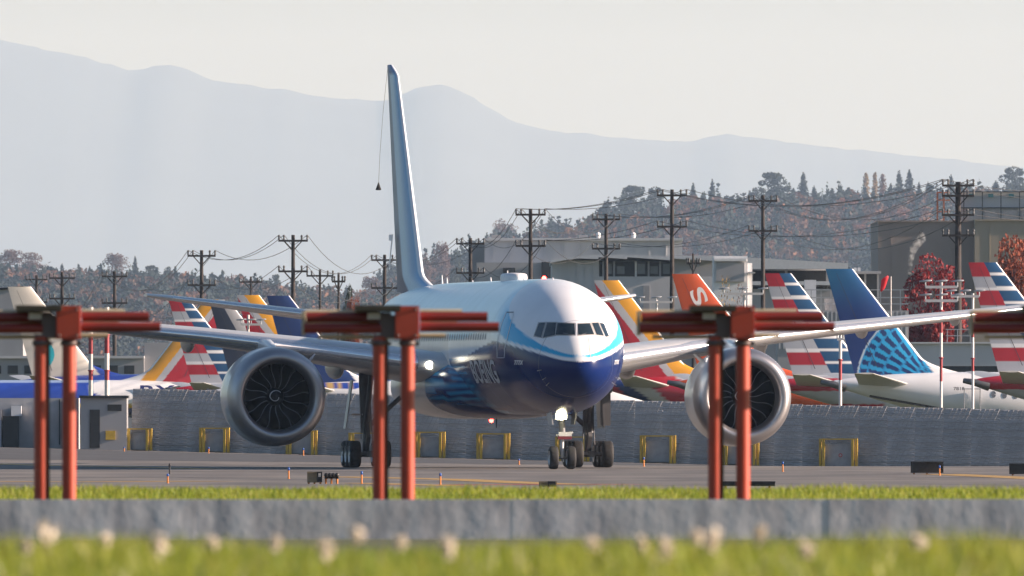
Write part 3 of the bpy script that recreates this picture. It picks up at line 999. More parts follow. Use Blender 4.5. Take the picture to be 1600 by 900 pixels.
for i in range(npan):
    u = (i + 0.5) * PW
    wx = fa.x + fdir.x * u
    if fp is None:
        mb = MB(); rows = 34; colsn = 12
        vs = []
        for j in range(rows * 2 + 1):
            z = HF * j / (rows * 2)
            lean = 0.55 * (z / HF) ** 1.6
            for k in range(colsn + 1):
                x = (k / colsn - 0.5) * (PW - 0.004)
                # slanting louvres: chevron folds running up the panel
                ph = (x * 2 / PW + 0.5 * j / 2) % 1.0
                d = 0.022 * (abs(ph - 0.5) * 2) + (0.018 if j % 2 else 0)
                vs.append((x, lean - d, z))
        n_ = colsn + 1
        mb.add(vs, [(j * n_ + k, j * n_ + k + 1, (j + 1) * n_ + k + 1, (j + 1) * n_ + k) for j in range(rows * 2) for k in range(colsn)])
        mb.box((-PW / 2, 0.95, HF / 2 - 0.35), (0.08, 0.3, HF - 0.7))
        leanf = lambda z: 0.55 * (max(0, z) / HF) ** 1.6 - 0.095
        for kx in range(-7, 6):
            xa = kx * PW / 6
            for q in range(6):
                za, zb = HF * q / 6, HF * (q + 1) / 6
                p0 = Vector((xa + za * 0.45, leanf(za), za)); p1 = Vector((xa + zb * 0.45, leanf(zb), zb))
                if abs(p0.x) > PW / 2 - 0.01 or abs(p1.x) > PW / 2 - 0.01: continue
                mb.bar(p0, p1, 0.012, 0.03, 1)
        for q in range(1, 9):
            z = HF * q / 9
            mb.bar((-PW / 2 + 0.01, leanf(z) - 0.015, z), (PW / 2 - 0.01, leanf(z) - 0.015, z), 0.02, 0.03, 1)
        fp = mb.build('panel', [m_fence, m_fbar], fence, fixn=False); fp.location = (u, 0, fz(wx))
    else:
        share(fp, 'panel', fence, Matrix.Translation((u, 0, fz(wx))) )
m_dyel = mat('yellow door frame paint', (0.55, 0.36, 0.05), 0.5, var=0.25, scale=3)
m_dgrey = mat('grey door leaf', (0.30, 0.31, 0.33), 0.5, var=0.2)
frames = [(195, 239, 670, 703), (312, 360, 671, 708), (447, 497, 676, 712), (545, 598, 680, 715), (648, 697, 679, 718),
          (745, 798, 682, 721), (868, 922, 686, 723), (1000, 1057, 683, 725), (1128, 1187, 687, 728), (1280, 1341, 687, 731)]
for i, (x0, x1, y0, y1) in enumerate(frames):
    p = fence_at((x0 + x1) / 2); s = F / (p.y - 0.5)
    wdt = (x1 - x0) / s; h = (y1 - y0) / s
    t = thing('fence_door', f'yellow-framed grey door in the blast fence, {ordinal(i)} from the left', 'door',
              (p.x, p.y - 0.35, fz(p.x)), fang, 'yellow-framed doors along the blast fence')
    for sg in (-1, 1):
        for dd in (0.0, 0.19):
            mb = MB(); mb.box((sg * (wdt / 2 - 0.07 - dd), -0.15 - dd * 0.5, h / 2), (0.14, 0.14, h)); mb.build('post', m_dyel, t)
    mb = MB(); mb.box((0, -0.15, h + 0.035), (wdt, 0.16, 0.07)); mb.build('lintel', m_dyel, t)
    mb = MB(); mb.box((0, 0.0, h * 0.45), (wdt - 0.62, 0.06, h * 0.8)); 
    mb.box((0, -0.04, h * 0.82), (wdt - 0.62, 0.05, 0.05)); mb.box((0, -0.04, h * 0.08), (wdt - 0.62, 0.05, 0.05))
    dl_ = mb.build('door_leaf', m_dgrey, t)
    if i < 8: continue
    mb = MB(); mb.lathe([(0, 0.0), (0, 0.11)], (0.1, -0.045, h * 0.45), (0, -1, 0), 14)
    mb.lathe([(0.004, 0.06), (0.004, 0.11)], (0.1, -0.045, h * 0.45), (0, -1, 0), 14, 1)
    mb.build('warning_sign', [mat('sign white', (0.4, 0.38, 0.38), 0.5), mat('sign red', (0.4, 0.06, 0.06), 0.5)], dl_, fixn=False)

# ------------------------------------------------------------------ taxiway markers, boards, sign boxes
m_or = mat('orange marker', (0.60, 0.20, 0.03), 0.5, var=0.15)
m_bl = mat('blue reflector', (0.02, 0.10, 0.42), 0.35, var=0.15)
m_blk = mat('black marker cap', (0.015, 0.015, 0.018), 0.6)
marks = [(194, 708, 715, 0), (326, 706, 716, 0), (474, 708, 720, 0), (265, 724, 741, 1), (262, 740, 755, 0), (451, 730, 748, 0), (565, 736, 756, 0),
         (688, 739, 757, 0), (811, 717, 726, 0), (1006, 714, 729, 0), (1223, 721, 737, 0), (1468, 727, 743, 0)]
for i, (x, y0, y1, bk) in enumerate(marks):
    Y = HC * F / (y1 - HY)
    for _ in range(6):
        X = (x - 800) / F * Y
        Y = (HC - gz(X, Y) - 0.03) * F / (y1 - HY)
        Y = min(Y, 1135)
    X = (x - 800) / F * Y
    h = (y1 - y0) / F * Y
    where = f'{ordinal(i)} in the row counted from the far left' 
    near = ['by the first fence door', 'before the second fence door', 'under the left engine', 'with a black cap left of the left engine', 'below the black-capped one on the left',
            'right of the left engine', 'just left of the middle aerial posts', 'just right of the middle aerial posts', 'under the fuselage before the fence',
            'left of the right-hand fence door posts', 'below the right engine to its right', 'before the black board on the right'][i]
    t = thing('edge_marker', f'small orange edge marker, {near}', 'marker', (X, Y, gz(X, Y) + 0.03), 0, 'taxiway edge markers')
    mb = MB(); mb.tube((0, 0, 0), (0, 0, h * 0.72), 0.033, n=10); mb.lathe([(0, 0.06), (0.015, 0.06), (0.02, 0.04)], (0, 0, 0), (0, 0, 1), 12)
    mb.build('stake', m_or if not bk else m_blk, t)
    mb = MB(); mb.lathe([(0, 0.0), (0, 0.045), (h * 0.2, 0.045), (h * 0.27, 0.03), (h * 0.28, 0.0)], (0, 0, h * 0.72), (0, 0, 1), 12)
    mb.build('reflector', m_bl if not bk else m_blk, t)
m_board = mat('black board', (0.012, 0.012, 0.014), 0.5, var=0.2)
m_pale = mat('pale plate', (0.55, 0.5, 0.46), 0.5)
def board(name, label, x0, x1, y0, y1, legs, m, Y=None, extra=None):
    Yb = HC * F / (y1 - HY) if Y is None else Y
    s = F / Yb; X = ((x0 + x1) / 2 - 800) / s
    z = gz(X, Yb) + 0.03
    wd = (x1 - x0) / s; zt_ = HC - (y0 - HY) / s - z
    t = thing(name, label, 'sign', (X, Yb, z))
    mb = MB(); mb.box((0, 0, legs + (zt_ - legs) / 2), (wd, 0.3, zt_ - legs))
    mb.box((0, -0.16, zt_ - 0.03), (wd * 1.01, 0.06, 0.06))
    bd = mb.build('panel', m, t)
    for k in (-0.4, 0, 0.4):
        mb = MB(); mb.tube((k * wd, 0, 0), (k * wd, 0, legs + 0.02), 0.04, n=8); mb.build('leg', m_or, t)
    return t
board('sign_board', 'long low black board on the taxiway behind the right aerial posts', 1125, 1211, 752, 763, 0.08, m_board)
board('sign_board', 'black board at the foot of the fence right of the right engine', 1423, 1474, 721, 741, 0.06, m_board)
board('sign_board', 'black board at the foot of the fence cut off by the right edge', 1577, 1630, 724, 743, 0.06, m_board)
m_wood = mat('weathered tan plate', (0.26, 0.20, 0.12), 0.7, var=0.3)
t = board('taxiway_sign', 'small tan and black box sign below the left main gear', 480, 503, 737, 756, 0.05, m_wood)
s = F / t.location.y
mb = MB(); mb.box((8 / s, -0.2, 0.27), (8 / s, 0.06, 0.40)); mb.build('front_plate', m_board, t)
mb = MB(); mb.box((8 / s, -0.24, 0.34), (4 / s, 0.02, 0.14)); mb.build('label_plate', m_pale, t)
t = board('light_cluster', 'small dark light cluster on orange legs beside the tan box sign', 507, 529, 740, 756, 0.2, m_board)
t['category'] = 'lamp'
for k in range(4):
    mb = MB(); mb.lathe([(0, 0.0), (0, 0.07), (0.14, 0.09), (0.15, 0.0)], (-0.2 + 0.135 * k, -0.15, 0.36), (0, -1, -0.2), 10); mb.build('lamp', m_board, t)
t = board('taxiway_sign', 'small tan and black box sign below the nose wheels', 842, 870, 752, 763, 0.05, m_wood)
s = F / t.location.y
mb = MB(); mb.box((6 / s, -0.2, 0.16), (12 / s, 0.06, 0.2)); mb.build('front_plate', m_board, t)
HAZE = 1.7e-5
# ------------------------------------------------------------------ parked airliners behind the fence
m_jet = mat('parked jet paint', (1, 1, 1), 0.35, coat=0.4, var=0.05, scale=1.0, attr=True)
m_cone = mat('exhaust cone metal', (0.16, 0.16, 0.17), 0.45, 0.5)
PWH = (0.74, 0.74, 0.76); PRED = (0.40, 0.018, 0.035); PBLU = (0.010, 0.065, 0.17); PGRY = (0.42, 0.44, 0.49)
PNAV = (0.008, 0.03, 0.14); PYEL = (0.72, 0.33, 0.02)
def fin_edges(v):
    te = 1.7 + (-0.4 - 1.7) * v
    le0 = 7.4 + (1.5 - 7.4) * v
    d = 3.6 * max(0.0, 1 - v / 0.2) ** 2
    return te, le0, le0 + d
def r_(x):
    return 0.17 + 1.83 * bl(x / 13.5, 1.6, 0.95)
def jtop(x):
    return 4.78 + 0.62 * bl(x / 9.0, 2, 0.8)
def parked_jet(label, x_te, y_tip, Y, rz, fcol, bcol, windows=True, length=33.0):
    s = F / Y
    ztip = HC + (HY - y_tip) / s
    k = ztip / 12.5
    tip = W(x_te, y_tip, Y)
    ox = -0.4 * k
    t = thing('parked_airliner', label, 'airplane', (tip.x - ox * math.cos(rz), Y - ox * math.sin(rz), 0), rz, 'airliners parked behind the blast fence')
    t.scale = (k, k, k)
    # fuselage
    mb = MB(); xs_ = list(np.linspace(0, 14, 46)) + list(np.linspace(14.5, length - 5, 20)) + list(np.linspace(length - 4.7, length, 14))
    vs = []; cols = []; n_ = 72
    for x in xs_:
        r = r_(x)
        top = jtop(x)
        if x > length - 5:
            q = bl((length - x) / 5.0, 2, 0.55)
            zc_ = top - r; r = max(0.02, r * q); top = zc_ + r - (1 - q) * 0.5
        for j in range(n_):
            a = 2 * PI * j / n_
            p = (x, r * math.sin(a), top - r + r * math.cos(a))
            vs.append(p); cols.append((*bcol(p[0], p[2]), 1))
    mb.add(vs, [(i * n_ + j, i * n_ + (j + 1) % n_, (i + 1) * n_ + (j + 1) % n_, (i + 1) * n_ + j) for i in range(len(xs_) - 1) for j in range(n_)], 0, True)
    fu = mb.build('fuselage', m_jet, t, cols)
    mb = MB(); mb.lathe([(-0.75, 0.14), (-0.72, 0.17), (0.05, 0.235), (0.95, 0.42), (1.0, 0.40)], (0, 0, 4.78 - 0.19), (1, 0, -0.16), 20)
    mb.lathe([(-0.7, 0.14), (-0.7, 0.0)], (0, 0, 4.78 - 0.19), (1, 0, -0.16), 20)
    mb.build('tail_cone', m_cone, fu)
    # fin
    mb = MB(); nu, nv_ = 72, 84
    cols = []
    for side in (-1, 1):
        vs = []
        for j in range(nv_ + 1):
            v = j / nv_
            te, le0, le = fin_edges(v)
            z = 4.95 + (12.5 - 4.95) * v
            for i in range(nu + 1):
                u = i / nu
                x = te + (le - te) * u
                xx = 1 - u
                th = 5 * (0.2969 * math.sqrt(xx) - 0.126 * xx - 0.3516 * xx * xx + 0.2843 * xx ** 3 - 0.1015 * xx ** 4)
                vs.append((x, side * th * (0.42 - 0.22 * v), z))
                if x > le0 + 0.02: c = bcol(x, z)
                elif u > 0.965: c = (0.85, 0.85, 0.85)
                else: c = fcol(x, z, (x - te) / (le0 - te), v)
                cols.append((*c, 1))
        mb.add(vs, [(j * (nu + 1) + i, j * (nu + 1) + i + 1, (j + 1) * (nu + 1) + i + 1, (j + 1) * (nu + 1) + i) for j in range(nv_) for i in range(nu)], 0, True)
    q = nv_ * (nu + 1)
    top_ = [mb.v[q + i] for i in range(nu + 1)] + [mb.v[(nv_ + 1) * (nu + 1) + q + i] for i in range(nu, -1, -1)]
    mb.add(top_, [tuple(range(len(top_)))])
    cols += [(*fcol(0.5, 12.5, 0.5, 1.0), 1)] * len(top_)
    fn = mb.build('tail_fin', m_jet, t, cols)
    mb = MB(); vs = []
    for j in range(20):
        v = 0.10 + 0.86 * j / 19
        te, le0, le = fin_edges(v)
        z = 4.95 + 7.55 * v
        for u in (0.315, 0.325):
            xx = 1 - u
            th = 5 * (0.2969 * math.sqrt(xx) - 0.126 * xx - 0.3516 * xx * xx + 0.2843 * xx ** 3 - 0.1015 * xx ** 4)
            vs.append((te + (le0 - te) * u, -th * (0.42 - 0.22 * v) - 0.012, z))
    mb.add(vs, [(2 * i, 2 * i + 1, 2 * i + 3, 2 * i + 2) for i in range(19)])
    mb.add([(x, -y_, z) for x, y_, z in vs], [(2 * i, 2 * i + 1, 2 * i + 3, 2 * i + 2) for i in range(19)])
    mb.build('rudder_seam', mat('rudder gap', (0.05, 0.05, 0.07), 0.6), fn, fixn=False)
    # tailplanes
    for sg in (-1, 1):
        mb = MB(); rings = []
        for i in range(7):
            q = i / 6
            yy = sg * (0.6 + 6.4 * q); c = 3.6 - 2.3 * q; x0 = 5.4 - 3.6 * q - 0.0; zz_ = 4.55 + 0.75 * q
            rings.append([(x0 - x * c, yy, zz_ + (y_ * 0.09) * c) for x, y_, cm in AF])
        mb.loft(rings).build('tailplane', mat('tailplane grey', (0.46, 0.46, 0.46), 0.4, coat=0.2), t)
    if windows:
        wv = []
        for i in range(12):
            x = 11.0 + i * 0.75
            mb = MB()
            a0 = math.asin(min(1, 0.35 / 2.0))
            r = r_(x)
            zc_ = jtop(x) - r
            pts = []
            for kx in range(12):
                an = 2 * PI * kx / 12
                dz = 0.35 + 0.24 * math.sin(an); dx = 0.17 * math.cos(an)
                pts.append((x + dx, -math.sqrt(max(0, r * r - dz * dz)) - 0.012, zc_ + dz))
            mb.add(pts, [tuple(range(12))]); mb.build('window', mat('jet window', (0.10, 0.11, 0.13), 0.15), fu, fixn=False)
    return t, fu, fn
def aa_fin(x, z, u, v):
    row = (12.5 - z) / 0.93
    bx = 0.62 + (12.5 - z) * 0.52
    if x < bx - 0.0:
        k = int(row) % 2
        e = row - int(row)
        return PRED if k == 0 else (PGRY if e < 0.75 else PWH)
    e = (row + 0.05) % 1.0
    return PBLU if e < 0.78 else PWH
def aa_body(x, z):
    if x < 8.6 - 0.25 * (5.4 - z):
        k = (12.5 - z) / 0.93
        return PRED if int(k) % 2 == 0 else PGRY
    return (0.55, 0.56, 0.58)
def plain(c):
    return lambda *a: c
def wh_body(x, z): return PWH
def un_fin(x, z, u, v):
    top = lerp3((0.008, 0.035, 0.17), (0.012, 0.14, 0.30), sst(0.55, 1.0, v) * (1 - 0.6 * u))
    # globe lines below an arc
    cx, cz = 6.9, 4.7
    d = math.hypot(x - cx, (z - cz))
    a = math.atan2(z - cz, x - cx)
    if d > 5.15: return top
    if d > 5.05: return (0.5, 0.6, 0.68)
    ring = [0, 1.25, 2.35, 3.45, 4.5, 5.1]
    for i in range(5):
        if ring[i] <= d < ring[i + 1]:
            if ring[i + 1] - d < 0.13: return (0.02, 0.28, 0.60)
            ph = (a * (2.2 + 0.9 * i) * 1.35 + 0.35 * i) % 1.0
            return (0.02, 0.34, 0.66) if ph < 0.46 else PNAV
    return PNAV
def sw_fin(x, z, u, v):
    le = 7.4 - 5.9 * v
    g = (le - x)
    w1 = 1.15; w2 = 1.75
    if g < w1 + 0.15: return PYEL
    if g < w2 + 0.25: return (0.45, 0.46, 0.50)
    return PRED
def sw_body(x, z):
    q = x + (z - 4.5) * 1.2
    if q < 1.2: return PRED
    if q < 2.8 + 0.5 * math.sin(z): return PNAV
    if q < 3.8: return (0.45, 0.46, 0.5)
    if q < 6.6: return PRED
    if q < 7.4: return (0.45, 0.46, 0.5)
    if q < 9.5: return PYEL
    return (0.02, 0.05, 0.30)
ORG = (0.56, 0.085, 0.02)
parked_jet('parked airliner with red, white and blue striped tail at the right edge', 1513, 410, 1390, math.radians(8), aa_fin, aa_body)
tu, fu_u, fn_u = parked_jet('parked white airliner with blue globe tail behind the right wing', 1290, 420, 1435, math.radians(8), un_fin, wh_body)
parked_jet('parked airliner with red, white and blue striped tail left of the blue globe tail', 1195, 427, 1480, math.radians(8), aa_fin, aa_body, False)
to, fu_o, fn_o = parked_jet('parked airliner with plain orange tail and white letter', 1050, 428, 1525, math.radians(8), plain(ORG), plain(ORG), False)
parked_jet('parked airliner with red and yellow tail just right of the airliner nose', 928, 438, 1570, math.radians(8), sw_fin, sw_body, False)
parked_jet('parked airliner with plain navy tail behind the left wing', 417, 462, 1615, math.radians(8), plain(PNAV),
           lambda x, z: ((0.02, 0.06, 0.34) if int(x * 2.2) % 2 else (0.5, 0.33, 0.12)) if (4.3 < x < 7.4 and 4.75 < z < 5.25) else PWH, True)
parked_jet('parked airliner with red and yellow tail beside the navy tail', 370, 461, 1660, math.radians(8), sw_fin, sw_body, False)
def dk_fin(x, z, u, v): return (0.02, 0.03, 0.06) if u < 0.55 else (0.34, 0.34, 0.36)
parked_jet('parked airliner with dark and grey tail left of the red and yellow one', 328, 474, 1705, math.radians(8), dk_fin, wh_body, False)
parked_jet('parked airliner with striped tail under the far left tailplane tip', 264, 470, 1750, math.radians(8), aa_fin, aa_body, False)
def yr_body(x, z):
    if x < 4 + 1.2 * (z - 4): return (0.62, 0.30, 0.05)
    if x < 8.5: return PRED
    return PWH
def yr_fin(x, z, u, v): return (0.62, 0.30, 0.05) if u < 0.35 else PRED
def ry_body(x, z):
    if z < 3.3: return (0.55, 0.36, 0.06) if z > 3.0 else (0.02, 0.03, 0.12)
    return PWH if x < 11 + 0.8 * math.sin(z * 3) else ((0.02, 0.06, 0.36) if z < 5.2 else (0.3, 0.4, 0.6))
ty, fu_y, fn_y = parked_jet('parked white airliner with yellow-edged red tail pointing left, blue lettering', 352, 468, 1810, math.radians(184), sw_fin, ry_body, False)
def te_fin(x, z, u, v):
    d = math.hypot((x - 2.6), (z - 7.0) * 0.8)
    return (0.02, 0.42, 0.50) if d < 0.8 else (0.66, 0.61, 0.54)
tt, fu_t, fn_t = parked_jet('parked airliner with cream tail and teal spot at the left edge', 12, 448, 1840, math.radians(8), te_fin, plain((0.02, 0.05, 0.30)), False)
# lettering on the tails and bodies
def flat_text(txt, parent, org, ux, uz, w_, h_, m, shear=0.0):
    uv, fs = text_mesh(txt, shear, 0.02)
    ux = Vector(ux); uz = Vector(uz); org = Vector(org)
    mb = MB(); mb.add([org + ux * (u * w_) + uz * (v * h_) for u, v in uv], fs)
    return mb.build('lettering', m, parent, fixn=False)
m_lw = mat('jet lettering white', (0.62, 0.62, 0.64), 0.45)
m_lb = mat('jet lettering blue', (0.02, 0.03, 0.16), 0.45)
flat_text('S', fn_o, (0.75, -0.36, 11.2), (0.42, 0, -0.9), (0.9, 0, 0.42), 1.25, 1.1, m_lw)
flat_text('RYA', fu_y, (7.2, 1.62, 3.95), (-1, -0.16, 0), (0, 0, 1), 4.8, 1.0, m_lb)
flat_text('7818', fu_u, (8.2, -1.93, 4.15), (1, -0.03, 0), (0, 0, 1), 0.75, 0.22, mat('small dark number', (0.05, 0.05, 0.06), 0.5))
# cabin door outline on the globe-tailed jet
mb = MB()
for (a, b, c, d) in ((8.9, 9.0, 2.6, 4.25), (10.0, 10.1, 2.6, 4.25), (8.9, 10.1, 4.2, 4.28)):
    mb.box(((a + b) / 2, -1.93, (c + d) / 2), (b - a - 0.04, 0.1, d - c))
mb.build('door_outline', mat('door seam grey', (0.35, 0.36, 0.38), 0.5), fu_u)
mb = MB(); mb.bar((2.5, -1.0, 3.75), (9.2, -1.95, 2.55), 0.03, 0.16); mb.build('cheat_line', m_blk, fu_u)
# ------------------------------------------------------------------ light masts
m_mw = mat('mast white', (0.70, 0.66, 0.64), 0.5, var=0.1)
m_mr = mat('mast red', (0.33, 0.03, 0.04), 0.5, var=0.1)
m_lamp = mat('lamp housing', (0.42, 0.44, 0.47), 0.35, 0.5)
def mast(label, x, Y, bands, bars, r=0.16):
    s = F / Y
    X = (x - 800) / s
    t = thing('light_mast', label, 'mast', (X, Y, 0), 0, 'red and white light masts behind the fence')
    zz = lambda y: HC - (y - HY) / s
    for i, (y0, y1, red) in enumerate(bands):
        mb = MB(); z1 = zz(y0); z0 = zz(y1) if i < len(bands) - 1 else 0.0
        mb.tube((0, 0, z0), (0, 0, z1), r, n=12)
        if i % 2: mb.lathe([(0, r), (0, r + 0.06), (0.08, r + 0.06), (0.08, r)], (0, 0, z1 - 0.08), (0, 0, 1), 12)
        mb.build('mast_section', m_mr if red else m_mw, t)
    for (y, x0, x1) in bars:
        mb = MB(); a = (x0 - x) / s; b = (x1 - x) / s
        mb.bar((a, -0.15, zz(y)), (b, -0.15, zz(y)), 0.12, 0.16)
        br = mb.build('crossbar', m_mw, t)
        for q in np.linspace(0, 1, 3):
            xx = a + (b - a) * q
            mb = MB(); mb.tube((xx, -0.15, zz(y)), (xx, -0.15, zz(y) + 0.35), 0.04, n=6)
            mb.lathe([(-0.38, 0.0), (-0.34, 0.04), (0, 0.07), (0.34, 0.05), (0.38, 0.0)], (xx, -0.15, zz(y) + 0.36), (1, 0, 0.08), 10)
            mb.build('lamp', m_lamp, br)
    return t
mast('tall red and white striped mast with two lamp bars at the right', 1470.5, 1250, [(441, 484, 0), (484, 520, 1), (520, 558, 0), (558, 596, 1), (596, 632, 0)], [(448.5, 1446, 1496), (470, 1446, 1496)], 0.085)
mast('red and white mast between the globe tail and the right edge', 1520, 1345, [(458, 486, 0), (486, 527, 1), (527, 559, 0), (559, 580, 1), (580, 630, 0)], [(463, 1486, 1530)], 0.085)
mast('red and white mast under the right wing beside the globe tail', 1313, 1300, [(512, 561, 0), (561, 594, 1), (594, 632, 0)], [(530, 1308, 1318)], 0.1)
mast('striped mast with lamp bar above the right aerial', 1163, 1460, [(455, 500, 0), (500, 560, 1), (560, 632, 0)], [(459, 1131, 1192)], 0.09)
mast('striped mast with lamp bar left of the orange tail', 1026, 1600, [(469, 520, 0), (520, 570, 1), (570, 632, 0)], [(472, 1000, 1050)], 0.09)
mast('blurred striped mast left of the left engine, left of a pair', 142, 1500, [(480, 522, 0), (522, 553, 1), (553, 578, 0), (578, 594, 1), (594, 632, 0)], [], 0.17)
mast('blurred striped mast left of the left engine, right of a pair', 167, 1500, [(480, 522, 0), (522, 552, 1), (552, 578, 0), (578, 594, 1), (594, 632, 0)], [], 0.17)
mast('white mast with crossbar in front of the red and yellow tail at left', 388, 1560, [(492, 520, 0), (520, 560, 1), (560, 632, 0)], [(507, 377, 408)], 0.09)
# red windsock
p = W(1386, 432, 1640); sW = F / 1640
t = thing('windsock', 'limp red windsock in front of the taupe building', 'windsock', (p.x, p.y, 0))
mb = MB(); mb.tube((0.3, 0, 0), (0.3, 0, p.z), 0.04, n=8); mb.build('pole', m_mw, t)
mb = MB(); rings = []
for i in range(9):
    q = i / 8
    rr = (0.30 - 0.12 * q) * (1 if 0 < i < 8 else 0.6)
    rings.append([(-0.12 - 0.25 * q + rr * math.cos(a_ * PI / 6), 0.6 * rr * math.sin(a_ * PI / 6), p.z - 0.02 - 1.1 * q + 0.1 * math.cos(a_ * PI / 6)) for a_ in range(12)])
mb.loft(rings).build('sock', mat('red fabric', (0.75, 0.03, 0.05), 0.6, transl=0.4), t)

# ------------------------------------------------------------------ utility poles and cables
m_pole = mat('dark timber pole', (0.040, 0.032, 0.030), 0.85, var=0.3, scale=2)
m_ins = mat('insulator', (0.06, 0.06, 0.065), 0.4)
PO = {}
def pole(key, x, ytop, armw, arms, label, r=0.2):
    Y = F * 2.5 / armw if armw else 1900
    s = F / Y
    X = (x - 800) / s; z = HC + (HY - ytop) / s
    t = thing('utility_pole', label, 'utility pole', (X, Y, 0), 0, 'utility poles behind the apron')
    mb = MB(); mb.tube((0, 0, 0), (0, 0, z), r * 1.3, r * 0.75, 12); mb.build('shaft', m_pole, t)
    ends = []
    for dz in arms:
        zz = z - dz
        w2 = 1.25 if armw else 0.6
        mb = MB(); mb.box((0, -0.22, zz), (w2 * 2, 0.16, 0.17)); 
        ar = mb.build('crossarm', m_pole, t)
        for sg in (-1, 1):
            mb = MB(); mb.bar((sg * w2 * 0.58, -0.2, zz - 0.05), (0, -0.2, zz - 0.85), 0.06, 0.09); mb.build('brace', m_pole, ar)
        for q in (-0.96, -0.62, 0.58, 0.96):
            mb = MB(); mb.lathe([(0, 0.07), (0.12, 0.09), (0.18, 0.06), (0.3, 0.1), (0.42, 0.07), (0.44, 0)], (w2 * q, -0.22, zz + 0.07), (0, 0, 1), 8); mb.build('insulator', m_ins, ar)
        ends.append([Vector((X + w2 * q, Y - 0.22, zz + 0.5)) for q in (-0.96, -0.62, 0.58, 0.96)])
    PO[key] = ends
    return t
A2 = (0.5, 3.1)
pole('a', 57, 430, 34, A2, 'blurred dark utility pole furthest left')
pole('b', 97, 425, 40, (0.6, 2.6), 'blurred dark utility pole second from the left')
pole('c', 179, 424, 40, A2, 'dark utility pole above the left aerial arm')
pole('d', 315, 391, 44, A2, 'dark double-arm utility pole above the far tailplane tip')
pole('e', 458, 367, 46, A2, 'tall dark double-arm utility pole between the left poles and the fin')
pole('e2', 392, 432, 36, (0.6,), 'short dark utility pole above the red and yellow left tail', 0.15)
pole('f', 500, 421, 42, (0.6,), 'short dark utility pole right of the tall left pole', 0.15)
pole('f2', 529, 426, 0, (0.8,), 'thin short utility pole beside the dark round tree', 0.14)
pole('g', 601, 398, 42, A2, 'dark double-arm utility pole just left of the fin')
pole('h', 735, 372, 44, A2, 'dark double-arm utility pole at the left end of the long pale building')
pole('i', 829, 326, 47, A2, 'tall dark double-arm utility pole in front of the long pale building')
pole('j', 947, 334, 44, A2, 'dark double-arm utility pole above the airliner nose')
pole('k', 1050, 296, 47, A2, 'tallest dark double-arm utility pole left of the orange tail')
pole('l', 1192, 305, 45, A2, 'tall dark double-arm utility pole above the striped tail')
pole('m', 1083, 396, 0, (0.9,), 'small thin utility pole right of the orange tail', 0.12)
pole('n', 1497, 284, 50, (0.3, 1.1, 2.6, 4.2), 'heavy utility pole with four crossarms before the taupe building', 0.28)
m_cab = mat('black cable', (0.03, 0.03, 0.032), 0.6)
def cable(a, b, sag, label):
    mb = MB(); n_ = 14; P = []
    for i in range(n_ + 1):
        t = i / n_
        P.append(a.lerp(b, t) - Vector((0, 0, sag * 4 * t * (1 - t))))
    for p0, p1 in zip(P[:-1], P[1:]):
        mb.tube(p0, p1, 0.024, n=5, cap=False)
    o = mb.build('power_cable', m_cab, fixn=False)
    return tag(o, label, 'cable', 'power cables between the utility poles')
spans = [('a', 'c', 'the far left poles'), ('c', 'd', 'the left poles above the aerial'), ('d', 'e', 'the two double-arm poles left of the fin'), ('e', 'g', 'the tall left pole and the fin'),
         ('g', 'h', 'the fin and the long pale building'), ('h', 'i', 'the two poles before the long pale building'), ('i', 'k', 'the tall poles either side of the nose'),
         ('i', 'j', 'the pale building pole and the pole above the nose'), ('j', 'l', 'the pole above the nose and the pole above the striped tail'), ('k', 'n', 'the tallest pole and the heavy right pole'), ('l', 'n', 'the striped tail pole and the heavy right pole')]
for a, b, wh in spans:
    for lv in (0, 1):
        for q in (0, 1, 3):
            if lv == 1 and q == 1: continue
            sg = (PO[a][min(lv, len(PO[a]) - 1)][q] - PO[b][min(lv, len(PO[b]) - 1)][q]).length * 0.012 + 0.45
            cable(PO[a][lv][q], PO[b][lv if b != 'n' else lv * 2][q], sg, f'{"left" if q == 0 else ("middle" if q == 1 else "right")} {"upper" if lv == 0 else "lower"} cable between {wh}')
for q in (0, 3):
    e = PO['n'][q if q == 0 else 1][q]
    sd2 = 'left' if q == 0 else 'right'
    cable(e, e + Vector((14, 30, -0.4)), 0.6, f'upper cable from the {sd2} end of the heavy right pole out of frame')
    cable(PO['n'][2][q], PO['n'][2][q] + Vector((14, 30, -0.4)), 0.6, f'lower cable from the {sd2} end of the heavy right pole out of frame')

